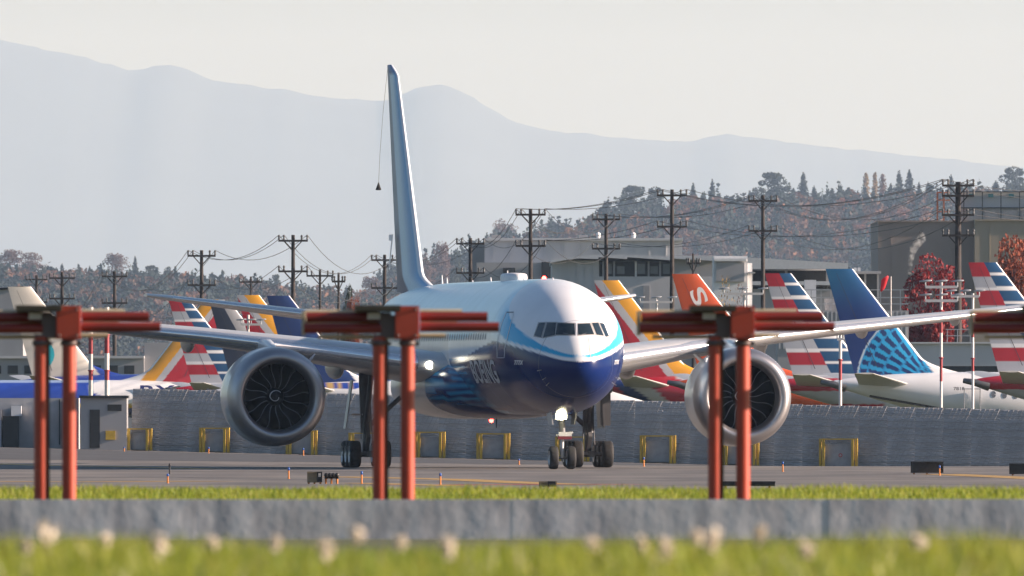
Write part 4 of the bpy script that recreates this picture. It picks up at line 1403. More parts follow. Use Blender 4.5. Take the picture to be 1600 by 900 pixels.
# ------------------------------------------------------------------ buildings
m_bw = mat('pale metal cladding', (0.52, 0.52, 0.54), 0.6, var=0.1, scale=0.3)
m_bg = mat('grey cladding', (0.33, 0.33, 0.345), 0.65, var=0.12, scale=0.3)
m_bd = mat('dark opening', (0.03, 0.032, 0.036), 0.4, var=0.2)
m_tp = mat('taupe render', (0.30, 0.245, 0.22), 0.8, var=0.06, scale=0.2)
m_tp_lit = mat('olive tan sunlit render', (0.33, 0.285, 0.22), 0.8, var=0.06, scale=0.2)  # lighter copy of the taupe, with sunlight painted in
m_wt = mat('white render', (0.72, 0.72, 0.73), 0.6, var=0.06)
m_rf = mat('pale roof edge', (0.55, 0.56, 0.58), 0.5, var=0.08)
m_rail = mat('galvanised rail', (0.5, 0.5, 0.52), 0.4, 0.5)
class Bld:
    def __init__(self, label, x0, x1, Y, rz=0.0, name='building'):
        self.Y = Y; self.s = F / Y; self.x0 = x0
        X = (x0 - 800) / self.s
        self.t = thing(name, label, 'building', (X, Y, 0), rz)
    def z(self, y): return HC - (y - HY) / self.s
    def x(self, px): return (px - self.x0) / self.s
    def blk(self, nm, x0, x1, y0, y1, d0, d1, m, parent=None):
        z1 = self.z(y0); z0 = 0 if y1 is None else self.z(y1)
        mb = MB(); mb.box(((self.x(x0) + self.x(x1)) / 2, (d0 + d1) / 2, (z0 + z1) / 2), (self.x(x1) - self.x(x0), d1 - d0, z1 - z0))
        return mb.build(nm, m, parent or self.t)
    def wedge(self, nm, x0, x1, ya, yb, y1, d0, d1, m):
        """block whose top slopes from ya at x0 to yb at x1"""
        mb = MB(); P = []
        for d in (d0, d1):
            P += [(self.x(x0), d, self.z(y1)), (self.x(x1), d, self.z(y1)), (self.x(x1), d, self.z(yb)), (self.x(x0), d, self.z(ya))]
        mb.add(P, [(0, 1, 2, 3), (7, 6, 5, 4), (0, 4, 5, 1), (1, 5, 6, 2), (2, 6, 7, 3), (3, 7, 4, 0)])
        return mb.build(nm, m, self.t)
# long pale building
b = Bld('long pale flat-roofed building behind the airliner crown', 740, 1066, 2650)
b.blk('wall', 757, 1066, 376, None, 0, 60, m_bw); b.blk('wall', 735, 757.3, 381, None, 5, 55, m_bg)
b.blk('parapet', 756, 1067, 372, 376, -0.5, 60.4, m_rf)
b.blk('lower_wing', 745, 860, 411, None, -8, -0.1, m_bg)
b.blk('doorway', 786, 805, 419, None, -8.3, -7.9, m_bd); b.blk('doorway', 846, 860.5, 410, None, -8.35, -7.8, m_bd)
for px in (768, 905, 935, 1040):
    b.blk('roof_unit', px, px + 14, 366, 372, 10, 20, m_bg)
for px in (935, 990):
    mb = MB(); mb.lathe([(0, 0.2), (0.3, 0.3), (0.6, 0.28), (0.8, 0.0)], (b.x(px), 3, b.z(372)), (0, 0, 1), 12); mb.build('roof_vent', m_wt, b.t)
for i in range(11):
    b.blk('cladding_rib', 770 + i * 27, 771 + i * 27, 377, 405, -0.15, -0.002, m_rf)
# hangar
b = Bld('wide hangar with pale curved roof edge and dark windows behind the nose', 860, 1120, 2350)
b.blk('wall', 862, 936, 407, None, 0, 60, m_bw); b.blk('wall', 936, 1118, 432, None, 0, 60, m_bw)
b.blk('window_band', 936, 1052, 408, 432, 1.0, 1.4, m_bd)
b.blk('wall', 1052, 1118, 399, 432.02, 0.02, 60, m_bg)
for px in (941, 958, 992, 1012, 1030):
    b.blk('mullion', px, px + 3, 408, 432, 0.4, 0.9, m_wt if px == 992 else m_bg)
for i, px in enumerate((944, 964, 996, 1016, 1036)):
    b.blk('pane', px, px + 12, 412 + (i % 2) * 4, 428, 0.5, 0.7, mat('hazy window glass', (0.16, 0.18, 0.2), 0.2))
pts = [(860, 407), (880, 403), (905, 400), (935, 398), (980, 398), (1050, 400), (1120, 401)]
mb = MB()
for (xa, ya), (xb, yb) in zip(pts[:-1], pts[1:]):
    P = []
    for d in (-2, 62):
        P += [(b.x(xa), d, b.z(ya + 4)), (b.x(xb), d, b.z(yb + (4 if xb < 930 else 7))), (b.x(xb), d, b.z(yb)), (b.x(xa), d, b.z(ya))]
    mb.add(P, [(0, 1, 2, 3), (7, 6, 5, 4), (0, 4, 5, 1), (1, 5, 6, 2), (2, 6, 7, 3), (3, 7, 4, 0)])
mb.build('roof', m_rf, b.t)
for i in range(5):
    b.blk('wall_rib', 875 + i * 13, 875.8 + i * 13, 409, 470, -0.12, -0.002, m_rf)
for px in (960, 1005):
    b.blk('service_door', px, px + 10, 446, None, -0.06, 0.3, m_bg)
# white block
b = Bld('small white concrete block with recessed grey front right of the orange tail', 1115, 1176, 2250)
b.blk('wall', 1115, 1168, 400, None, 0, 14, m_wt); b.blk('recess_panel', 1119, 1163, 410, 440, -0.4, -0.003, m_bg)
b.blk('wall', 1168, 1175.5, 411, None, 1, 12, m_wt); b.blk('balcony', 1169, 1180, 425, 427, -1, 3, m_rail)
b.blk('canopy', 1116, 1166, 404, 408, -0.8, -0.02, m_wt)
# open-sided long roof
b = Bld('open-sided building with long sloping pale roof behind the striped tail', 1165, 1326, 2300)
b.wedge('roof', 1150, 1324, 402, 412, 421, -6, 40, m_rf)
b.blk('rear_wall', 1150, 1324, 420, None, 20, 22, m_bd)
for px in (1172, 1226, 1290, 1318):
    b.blk('column', px, px + 4, 419, None, -4, -3, m_bg)
b.blk('floor_slab', 1150, 1324, 440, 446, -6, 19, m_rf)
b.blk('base', 1150, 1324, 452, None, -4.5, 18, m_bg)
b2 = Bld('dark low roofed annex between the long sloping roof and the taupe building', 1324, 1378, 2420)
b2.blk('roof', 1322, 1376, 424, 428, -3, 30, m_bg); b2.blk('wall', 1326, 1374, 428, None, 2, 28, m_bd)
for px in (1330, 1350, 1370): b2.blk('column', px, px + 3, 427, None, -2, -1.2, m_bg)
for px in (1335, 1341): b2.blk('roof_unit', px, px + 4, 418, 424.02, 2, 5, m_wt)
# taupe building: the right face's sunlit tone is put into its lighter colour
b = Bld('big plain taupe block building at the right', 1372, 1650, 2500)
b.blk('wall', 1372, 1522, 346, None, 0, 50, m_tp)
b.blk('parapet', 1371, 1523, 344.5, 347, -0.3, 50.2, m_tp)
b.blk('sunlit_face', 1522, 1700, 345, None, -3, 45, m_tp_lit); b.blk('parapet', 1521.5, 1700, 343, 345.5, -3.3, 45.3, m_tp_lit)
for px in (1392, 1440, 1488): b.blk('wall_joint', px, px + 0.8, 350, 500, -0.06, -0.002, m_tp)
for px in (1545, 1575): b.blk('wall_joint', px, px + 0.8, 350, 500, -3.06, -3.002, m_tp_lit)
# industrial top
b = Bld('pale panelled industrial building with orange steel frame at the upper right', 1460, 1650, 2900)
b.blk('wall', 1500, 1680, 300, None, 0, 30, m_bw)
for i, y in enumerate((299, 324)):
    b.blk('rail', 1498, 1680, y, y + 1.5, -0.6, -0.1, m_bd)
for i in range(6):
    b.blk('frame_post', 1505 + i * 29, 1506.5 + i * 29, 299, 346, -0.9, -0.62, m_bd)
for i in range(5):
    b.blk('panel', 1509 + i * 29, 1532 + i * 29, 328, 343, -0.3, -0.004, mat('pinkish panel', (0.5, 0.46, 0.46), 0.6))
for i in range(3):
    b.blk('teal_lamp', 1512 + i * 32, 1520 + i * 32, 303, 308, -0.5, -0.004, mat('teal panel', (0.05, 0.22, 0.24), 0.4))
m_ofr = mat('orange steel', (0.42, 0.12, 0.05), 0.5, var=0.1)
for px in (1463, 1473): b.blk('steel_post', px, px + 2.6, 300, None, -2, -1.2, m_ofr)
for y in (300, 312, 330): b.blk('steel_beam', 1463, 1484, y, y + 2, -2.1, -1.19, m_ofr)
# low buildings behind the parked jets
b = Bld('long low pale blue-grey shed behind the parked airliners at right', 1420, 1650, 1640)
b.blk('wall', 1425, 1700, 537, 572, 0, 20, m_bw); b.blk('base_wall', 1425, 1700, 572, None, 0.05, 20, m_bd)
b.blk('roof_edge', 1424, 1700, 534.5, 537, -0.3, 20.3, m_rf)
for px in (1480, 1496, 1516): b.blk('railing_post', px, px + 1.2, 514, 535, 1, 1.1, m_rail)
b.blk('railing', 1478, 1518, 514, 515.2, 0.98, 1.12, m_rail); b.blk('railing', 1478, 1518, 524, 525, 0.98, 1.12, m_rail)
b = Bld('grey ribbed shed between the striped tail and the blue globe tail', 1215, 1420, 1750)
b.blk('wall', 1215, 1420, 485, None, 0, 12, m_bg)
for i in range(30): b.blk('wall_rib', 1217 + i * 6.8, 1219.5 + i * 6.8, 487, 545, -0.12, -0.002, m_bw)
b.blk('rail', 1235, 1420, 452, 453.5, 1, 1.1, m_rail); b.blk('rail', 1235, 1420, 464, 465.5, 1, 1.1, m_rail); b.blk('rail', 1235, 1420, 474, 475.5, 1, 1.1, m_rail)
for i in range(12): b.blk('rail_post', 1236 + i * 15.5, 1237.4 + i * 15.5, 452, 485.02, 1.0, 1.12, m_rail)
b.blk('roof_unit', 1258, 1276, 437, 485.02, 3, 6, m_wt); b.blk('roof_unit', 1290, 1306, 466, 485.02, 4, 6, m_bg)
b = Bld('long low grey terminal shed behind the orange and yellow tails', 930, 1215, 1900)
b.blk('wall', 925, 1213, 492, None, 0, 20, m_bg); b.blk('roof_edge', 924, 1213.5, 488, 492, -0.4, 20.4, m_rf)
for i in range(14): b.blk('window', 935 + i * 20, 947 + i * 20, 500, 511, -0.08, -0.003, m_bd)
b = Bld('long low grey shed behind the blurred tails at left', -60, 365, 2000)
b.blk('wall', -80, 225, 560, None, 0, 20, m_bg); b.blk('wall', 225, 560, 535, None, 2, 20, m_bg)
b.blk('roof_edge', -81, 225.2, 556, 560, -0.4, 20.4, m_bw)
for i in range(10): b.blk('window', -40 + i * 26, -24 + i * 26, 571, 584, -0.08, -0.003, m_bd)
b = Bld('grey gabled warehouse at the left edge under the far trees', -60, 60, 2600)
b.wedge('wall', -80, 36, 462, 449, HY + 3 / 2600 * 0 + 38, 0, 30, m_bg)
b.wedge('roof', -81, 37, 459, 446.5, 449.5, -0.5, 30.5, m_bd)
b = Bld('dark grey equipment cabin behind the left aerial posts', 122, 200, 1156, 0.0, 'equipment_cabin')
b.blk('wall', 126, 198, 622, None, 0, 4, m_bg); b.blk('roof', 124, 200, 618, 622, -0.2, 4.2, m_bd)
b.blk('door', 140, 156, 640, 700, -0.06, -0.003, m_bd); b.blk('vent', 168, 190, 632, 642, -0.06, -0.003, m_bd)
b.blk('yellow_placard', 165, 180, 673, 687, -0.08, -0.003, m_dyel)
b = Bld('low grey wall of sheds at the far left behind the taxiway', -60, 124, 1160, 0.0, 'equipment_shed')
b.blk('wall', -80, 123, 622, None, 0, 3, m_fence); b.blk('bin', 5, 30, 650, None, -1.2, -0.1, m_bd); b.blk('bin', -20, 3, 640, None, -1.2, -0.1, m_bg)
b.blk('rib', 60, 62, 624, 695, -0.1, -0.003, m_bd); b.blk('rib', 92, 94, 624, 695, -0.1, -0.003, m_bd)
b.blk('white_case', 18, 34, 634, 650, -1.0, -0.1, m_wt)

# smoke rising before the taupe building
mb = MB(); n_ = 12
pts = [(1421, 430, 3.2), (1422, 418, 4), (1423, 408, 5), (1425, 398, 6), (1429, 389, 7.5), (1434, 382, 9), (1438, 375, 9.5), (1441, 368, 7), (1440, 363, 2)]
rings = []
for i, (x, y, r) in enumerate(pts):
    p = W(x, y, 2460); s = F / 2460
    rings.append([(p.x + r / s * math.cos(a * 2 * PI / n_) * R.uniform(0.7, 1.25), p.y + r / s * math.sin(a * 2 * PI / n_), p.z + R.uniform(-.12, .12)) for a in range(n_)])
m_smk = bpy.data.materials.new('white steam'); m_smk.use_nodes = True
sn = m_smk.node_tree; sn.nodes.remove(sn.nodes['Principled BSDF'])
vp = sn.nodes.new('ShaderNodeVolumePrincipled'); vp.inputs['Color'].default_value = (0.95, 0.95, 0.95, 1)
nz = sn.nodes.new('ShaderNodeTexNoise'); nz.inputs['Scale'].default_value = 2.2
tcn = sn.nodes.new('ShaderNodeTexCoord'); sn.links.new(tcn.outputs['Object'], nz.inputs['Vector'])
mr = sn.nodes.new('ShaderNodeMapRange'); mr.inputs[1].default_value = 0.46; mr.inputs[2].default_value = 0.65; mr.inputs[3].default_value = 0.0; mr.inputs[4].default_value = 0.55
sn.links.new(nz.outputs['Fac'], mr.inputs[0]); sn.links.new(mr.outputs[0], vp.inputs['Density'])
sn.links.new(vp.outputs[0], sn.nodes['Material Output'].inputs['Volume'])
tag(mb.loft(rings).build('smoke_plume', m_smk), 'thin white steam plume rising in front of the taupe building', 'smoke', kind='stuff')

# ------------------------------------------------------------------ hills and trees
def hill(name, crest, Y0, Y1, m):
    mb = MB(); vs = []; nx = 120; ny = 16
    x0, x1 = crest[0][0], crest[-1][0]
    for j in range(ny):
        v = j / (ny - 1)
        Y = Y0 + (Y1 - Y0) * v * 1.5
        for i in range(nx):
            px = x0 + (x1 - x0) * i / (nx - 1)
            z = W(px, interp(crest, px), Y1).z
            k = sst(0, 0.67, v)
            vs.append(((px - 800) / F * Y, Y, z * k - 0.5 + 1.5 * mnoise.noise(Vector((px * .02, v * 5, 0))) * k))
    mb.add(vs, [(j * nx + i, j * nx + i + 1, (j + 1) * nx + i + 1, (j + 1) * nx + i) for j in range(ny - 1) for i in range(nx - 1)], 0, True)
    return tag(mb.build(name, m, fixn=False), kind='structure')
m_hill = mat('hillside scrub', (0.022, 0.03, 0.022), 0.95, var=0.4, scale=0.05)
CR = [(480, 470), (620, 450), (700, 425), (800, 392), (900, 378), (960, 350), (1050, 342), (1150, 338), (1300, 334), (1450, 328), (1700, 322), (2000, 330)]
CL = [(-400, 440), (-100, 440), (100, 442), (200, 446), (300, 452), (400, 462), (520, 476), (700, 490), (850, 500)]
RY0, RY1 = 12500, 15500
LY0, LY1 = 9500, 13000
hill('wooded_hill', CR, RY0, RY1, m_hill)
hill('low_hill', CL, LY0, LY1, m_hill)
def hz(crest, Y0, Y1, px, Y):
    v = (Y - Y0) / (Y1 - Y0) / 1.5
    return W(px, interp(crest, px), Y1).z * sst(0, 0.67, v) - 0.5
m_leaf = {}
for nm, c in (('conifer needles', (0.018, 0.032, 0.028)), ('dark green leaves', (0.028, 0.042, 0.026)), ('rust leaves', (0.25, 0.085, 0.035)), ('brown leaves', (0.17, 0.085, 0.05)),
              ('yellow poplar leaves', (0.34, 0.22, 0.07)), ('crimson leaves', (0.30, 0.032, 0.036)), ('red orange leaves', (0.27, 0.065, 0.03)), ('mauve brown leaves', (0.14, 0.085, 0.075))):
    m_leaf[nm] = mat(nm, c, 0.8, var=0.5, scale=0.6, transl=0.25)
m_bark = mat('tree bark', (0.06, 0.045, 0.035), 0.9, var=0.3)
rng = np.random.default_rng(11)
def leaf_quads(P, size, droop=0.0):
    n_ = len(P)
    d1 = rng.normal(size=(n_, 3)); d1 /= np.linalg.norm(d1, axis=1)[:, None]
    d2 = rng.normal(size=(n_, 3)); d2 -= (d2 * d1).sum(1)[:, None] * d1; d2 /= np.linalg.norm(d2, axis=1)[:, None]
    s = (size * rng.uniform(0.55, 1.3, n_))[:, None]
    V = np.stack([P - d1 * s - d2 * s * .6, P + d1 * s - d2 * s * .4, P + d1 * s * .7 + d2 * s * .7, P - d1 * s * .8 + d2 * s * .6], 1).reshape(-1, 3)
    return V
def quad_mesh(name, V, m, cols=None):
    n_ = len(V) // 4
    me = bpy.data.meshes.new(name)
    me.vertices.add(len(V)); me.vertices.foreach_set('co', V.astype(np.float32).ravel())
    me.loops.add(n_ * 4); me.loops.foreach_set('vertex_index', np.arange(n_ * 4, dtype=np.int32))
    me.polygons.add(n_); me.polygons.foreach_set('loop_start', np.arange(0, n_ * 4, 4, dtype=np.int32))
    me.materials.append(m)
    if cols is not None:
        at = me.color_attributes.new('Col', 'FLOAT_COLOR', 'POINT')
        at.data.foreach_set('color', np.repeat(cols, 4, axis=0).astype(np.float32).ravel())
    me.update(); me.validate()
    return me
def conifer_pts(n_, h, rad):
    t = 1 - np.sqrt(rng.uniform(0, 1, n_)); t = 0.06 + 0.94 * t
    a = rng.uniform(0, 2 * PI, n_)
    br = (0.55 + 0.45 * (np.sin(t * 55 + 3 * np.sin(a * 2)) > -0.2)) * (0.75 + 0.25 * np.sin(a * 3 + t * 20))
    r = rad * (1 - t) ** 0.85 * br * np.sqrt(rng.uniform(0.25, 1, n_))
    return np.stack([r * np.cos(a), r * np.sin(a), t * h - r * 0.25], 1)
def broad_pts(n_, h, rad, lobes=12, low=0.15, tall=1.0):
    out = []
    for i in range(lobes):
        a = rng.uniform(0, 2 * PI); z = rng.uniform(low + 0.15, 0.9)
        w_ = math.sin(PI * min(1, max(0, (z - low) / (1.02 - low)))) ** 0.6
        rr = rad * rng.uniform(0.1, 0.72) * w_
        c = np.array([rr * math.cos(a), rr * math.sin(a), z * h])
        lr = rad * rng.uniform(0.2, 0.48) * (1 if lobes < 25 else 0.8)
        k = n_ // lobes
        d = rng.normal(size=(k, 3)); d /= np.linalg.norm(d, axis=1)[:, None]
        out.append(c + d * (lr * rng.uniform(0.55, 1.0, k) ** 0.5)[:, None] * np.array([1, 1, 0.85 * tall]))
    return np.concatenate(out)
def poplar_pts(n_, h, rad):
    t = rng.uniform(0.08, 1, n_); a = rng.uniform(0, 2 * PI, n_)
    r = rad * np.sin(PI * np.clip(t, 0, 1) ** 0.8 * 0.97) ** 0.5 * np.sqrt(rng.uniform(0, 1, n_)) * (0.75 + 0.25 * np.sin(t * 60 + 4 * a))
    return np.stack([r * np.cos(a), r * np.sin(a), t * h], 1)
def trunk_mesh(h, r, limbs=5, up_=0.6):
    mb = MB(); mb.tube((0, 0, -1.5), (0, 0, h), r, r * 0.25, 8)
    for i in range(limbs):
        a = i * 2.4; z = h * (0.3 + 0.5 * i / max(1, limbs))
        mb.tube((0, 0, z), (math.cos(a) * h * 0.22, math.sin(a) * h * 0.22, z + h * 0.2 * up_), r * 0.4, r * 0.1, 6)
    me = bpy.data.meshes.new('trunk'); me.from_pydata(mb.v, [], mb.f); me.materials.append(m_bark); me.update()
    return me
KIND = {}
def kinds(key, fn, leafs, count):
    KIND[key] = [(quad_mesh('crown', fn(i), m_leaf[leafs[i % len(leafs)]]), ) for i in range(count)]
kinds('conifer', lambda i: leaf_quads(conifer_pts(2200, 20, 4.6 + 0.6 * i), 0.40), ['conifer needles'], 3)
kinds('broad', lambda i: leaf_quads(broad_pts(2800, 20, 7.5, 30), 0.42), ['dark green leaves'], 3)
kinds('rust', lambda i: leaf_quads(broad_pts(2600, 20, 8, 28), 0.45), ['rust leaves', 'brown leaves'], 4)
kinds('mauve', lambda i: leaf_quads(broad_pts(2000, 20, 8.5, 34), 0.38), ['mauve brown leaves'], 3)
kinds('poplar', lambda i: leaf_quads(poplar_pts(900, 20, 2.2), 0.4), ['yellow poplar leaves', 'brown leaves'], 3)
kinds('crimson', lambda i: leaf_quads(broad_pts(14000, 20, 7.5, 40, 0.08), 0.2), ['crimson leaves'], 1)
kinds('redorange', lambda i: leaf_quads(broad_pts(14000, 20, 8, 40, 0.08), 0.2), ['red orange leaves'], 1)
kinds('yellow', lambda i: leaf_quads(poplar_pts(420, 20, 7.0), 0.22), ['yellow poplar leaves', 'brown leaves'], 2)
TRK = trunk_mesh(17, 0.35)
TRKC = trunk_mesh(19, 0.3, 3, 0.2)
TNAME = {'conifer': 'conifer_tree', 'broad': 'broadleaf_tree', 'rust': 'autumn_tree', 'mauve': 'bare_tree', 'poplar': 'poplar_tree', 'crimson': 'red_maple_tree', 'redorange': 'red_maple_tree', 'yellow': 'bare_autumn_tree'}
def tree(kind, px, ytop, ybase_z, Y, hw_px, label, group, i):
    s = F / Y
    ztop = HC + (HY - ytop) / s
    h = max(2.0, ztop - ybase_z)
    me = KIND[kind][i % len(KIND[kind])][0]
    hwm = {'conifer': 3.6, 'broad': 8.0, 'rust': 8.5, 'mauve': 9.0, 'poplar': 2.1, 'crimson': 8.5, 'redorange': 9.0, 'yellow': 6.5}[kind]
    t = thing(TNAME[kind], label, 'tree', ((px - 800) / s, Y, ybase_z), R.uniform(0, 6.28), group)
    t.scale = (hw_px / s / hwm, hw_px / s / hwm, h / 20.5)
    c = bpy.data.objects.new('crown', me); C.objects.link(c); c.parent = t
    k = bpy.data.objects.new('trunk', TRKC if kind in ('conifer', 'poplar') else TRK); C.objects.link(k); k.parent = t
    return t
DESC = {'conifer': 'dark pointed conifer', 'broad': 'dark green rounded tree', 'rust': 'rusty autumn tree', 'mauve': 'hazy mauve-brown tree', 'poplar': 'narrow yellowing poplar'}
def grove(items, crest, Y0, Y1, where, group, Yj):
    cnt = {}
    items = sorted(items)
    for i, (px, yt, hw_, kind) in enumerate(items):
        cnt[kind] = cnt.get(kind, 0) + 1
        Y = Y1 + Yj * R.uniform(-1, 0.6)
        tree(kind, px, yt, hz(crest, Y0, Y1, px, Y) - 0.5, Y, hw_, f'{DESC[kind]} {where}, {ordinal(cnt[kind] - 1)} of its kind from left', group, i)
right = [(785, 340, 32, 'mauve'), (862, 346, 36, 'mauve'), (905, 362, 20, 'mauve'), (945, 312, 15, 'conifer'), (988, 286, 36, 'broad'), (1022, 290, 22, 'broad'), (1083, 283, 14, 'conifer'),
         (1113, 277, 13, 'conifer'), (1135, 303, 14, 'conifer'), (1208, 264, 34, 'broad'), (1186, 290, 20, 'broad'), (1255, 266, 18, 'conifer'), (1272, 288, 14, 'conifer'), (1300, 292, 20, 'conifer'), (1326, 291, 20, 'conifer'),
         (1353, 269, 7, 'poplar'), (1367, 268, 6, 'poplar'), (1379, 271, 8, 'poplar'), (1405, 263, 14, 'conifer'), (1421, 262, 14, 'conifer'), (1436, 282, 10, 'conifer'),
         (1486, 270, 13, 'conifer'), (1470, 290, 15, 'conifer'), (1556, 280, 20, 'conifer'), (1586, 258, 30, 'broad'), (1535, 288, 14, 'conifer'),
         (1060, 310, 26, 'rust'), (1100, 318, 28, 'rust'), (1160, 318, 26, 'rust'), (1232, 300, 18, 'rust'), (1345, 308, 20, 'rust'), (1390, 300, 20, 'broad'), (1450, 300, 20, 'broad'),
         (1030, 318, 12, 'conifer'), (1066, 300, 12, 'conifer'), (1098, 298, 12, 'conifer'), (1150, 312, 13, 'conifer'), (1172, 296, 13, 'conifer'), (1240, 292, 13, 'conifer'), (1314, 286, 12, 'conifer'), (1340, 296, 12, 'conifer'), (1392, 284, 12, 'conifer'), (1450, 282, 11, 'conifer'), (1510, 286, 13, 'conifer'), (925, 336, 11, 'conifer'),
         (1015, 325, 25, 'rust'), (970, 330, 20, 'conifer'), (1285, 310, 20, 'conifer'), (1640, 270, 22, 'conifer')]
grove(right, CR, RY0, RY1, 'on the right skyline', 'trees on the right hilltop', 120)
slope = []
for i in range(46):
    px = R.uniform(930, 1400)
    yt = R.uniform(335, 400)
    slope.append((px, yt, R.uniform(16, 30), R.choice(['rust', 'rust', 'broad', 'conifer', 'rust', 'broad'])))
slope.sort(); cnt = {}
for i, (px, yt, hw_, kind) in enumerate(slope):
    cnt[kind] = cnt.get(kind, 0) + 1
    f = (yt - 335) / 65
    Y = RY1 - 250 - 900 * f
    if kind == 'conifer': hw_ *= 0.6
    z0 = hz(CR, RY0, RY1, px, Y)
    s = F / Y
    yt2 = HY - (z0 + R.uniform(13, 20) - HC) * s
    tree(kind, px, yt2, z0 - 0.5, Y, hw_, f'{DESC[kind]} on the right slope, {ordinal(cnt[kind] - 1)} of its kind from left', 'trees on the slope of the right hill', i)
left = [(15, 388, 34, 'mauve'), (48, 390, 30, 'mauve'), (97, 410, 9, 'conifer'), (140, 414, 9, 'conifer'), (182, 394, 26, 'mauve'), (211, 398, 9, 'conifer'), (236, 412, 15, 'broad'),
        (262, 414, 15, 'broad'), (286, 424, 14, 'mauve'), (120, 416, 16, 'mauve'), (72, 412, 18, 'mauve'), (330, 436, 12, 'conifer'), (347, 420, 8, 'conifer'), (362, 426, 7, 'conifer'), (310, 432, 14, 'broad'),
        (385, 440, 12, 'broad'), (412, 436, 12, 'conifer'), (432, 426, 12, 'broad'), (470, 446, 16, 'broad'), (490, 450, 15, 'mauve'), (515, 445, 14, 'broad'), (580, 430, 22, 'mauve'), (-25, 400, 30, 'mauve'),
        (664, 392, 16, 'mauve'), (690, 374, 22, 'mauve'), (712, 390, 16, 'broad'), (640, 410, 20, 'mauve')]
grove(left, CL, LY0, LY1, 'on the left skyline', 'trees on the left skyline', 100)
tree('broad', 545, 428, 0, 2100, 17, 'dark round evergreen right of the navy tail', 'trees beyond the sheds', 1)
tree('redorange', 551, 453, 0, 2050, 18, 'red autumn tree in front of the dark round evergreen', 'trees beyond the sheds', 0)
tree('crimson', 1460, 388, 0, 1850, 82, 'big crimson maple in front of the taupe building', 'trees beyond the sheds', 0)
tree('redorange', 1596, 352, 0, 1900, 80, 'big russet maple at the right edge', 'trees beyond the sheds', 0)
tree('yellow', 1133, 424, 0, 1700, 22, 'thin yellow half-bare tree right of the orange tail', 'trees beyond the sheds', 0)
tree('yellow', 1156, 438, 0, 1705, 18, 'thin brown half-bare tree beside the yellow one', 'trees beyond the sheds', 1)
# the wood that clothes both hills reads as one mass
def wood(name, label, crest, Y0, Y1, x0, x1, n_, pal, size, rad, hr):
    P = []; Cc = []
    for i in range(n_):
        px = rng.uniform(x0, x1); f = 0.95 * rng.uniform(0.15, 1.0) ** 0.8
        Y = Y0 + (Y1 - Y0) * f
        z = hz(crest, Y0, Y1, px, Y)
        con = rng.uniform() < 0.3
        pts = conifer_pts(96, rng.uniform(*hr) * 1.5, rad * 0.55) if con else broad_pts(96, rng.uniform(*hr), rng.uniform(0.7, 1.2) * rad, 5, 0.0)
        P.append(pts + np.array([(px - 800) / F * Y, Y, z - 1]))
        k = int((mnoise.noise(Vector((px * 0.016, Y * 0.0016, 2.0))) * 0.9 + 0.5) * len(pal) + rng.uniform(-0.8, 0.8)) % len(pal)
        if con: k = (0, 1, 6)[k % 3]
        c = np.array([*pal[k], 1.0]); cc = np.tile(c, (len(pts), 1)); cc[:, :3] *= rng.uniform(0.6, 1.3, (len(pts), 1)); Cc.append(cc)
    P = np.concatenate(P); Cc = np.concatenate(Cc)
    me = quad_mesh(name, leaf_quads(P, size), mat('mixed autumn wood', (1, 1, 1), 0.85, var=0.3, scale=0.2, attr=True, transl=0.2), Cc)
    o = bpy.data.objects.new(name, me); C.objects.link(o)
    return tag(o, label, 'wood', kind='stuff')
PAL = [(0.016, 0.032, 0.028), (0.02, 0.038, 0.028), (0.03, 0.042, 0.03), (0.08, 0.05, 0.035), (0.17, 0.075, 0.035), (0.11, 0.06, 0.035), (0.022, 0.038, 0.028), (0.016, 0.032, 0.028), (0.02, 0.035, 0.03)]
wood('hillside_wood', 'mixed autumn wood covering the right hillside', CR, RY0, RY1, 600, 1750, 2000, PAL, 1.35, 13, (12, 19))
wood('hillside_wood', 'hazy wood along the left skyline', CL, LY0, LY1, -150, 760, 1500, PAL, 1.2, 12, (7, 11))

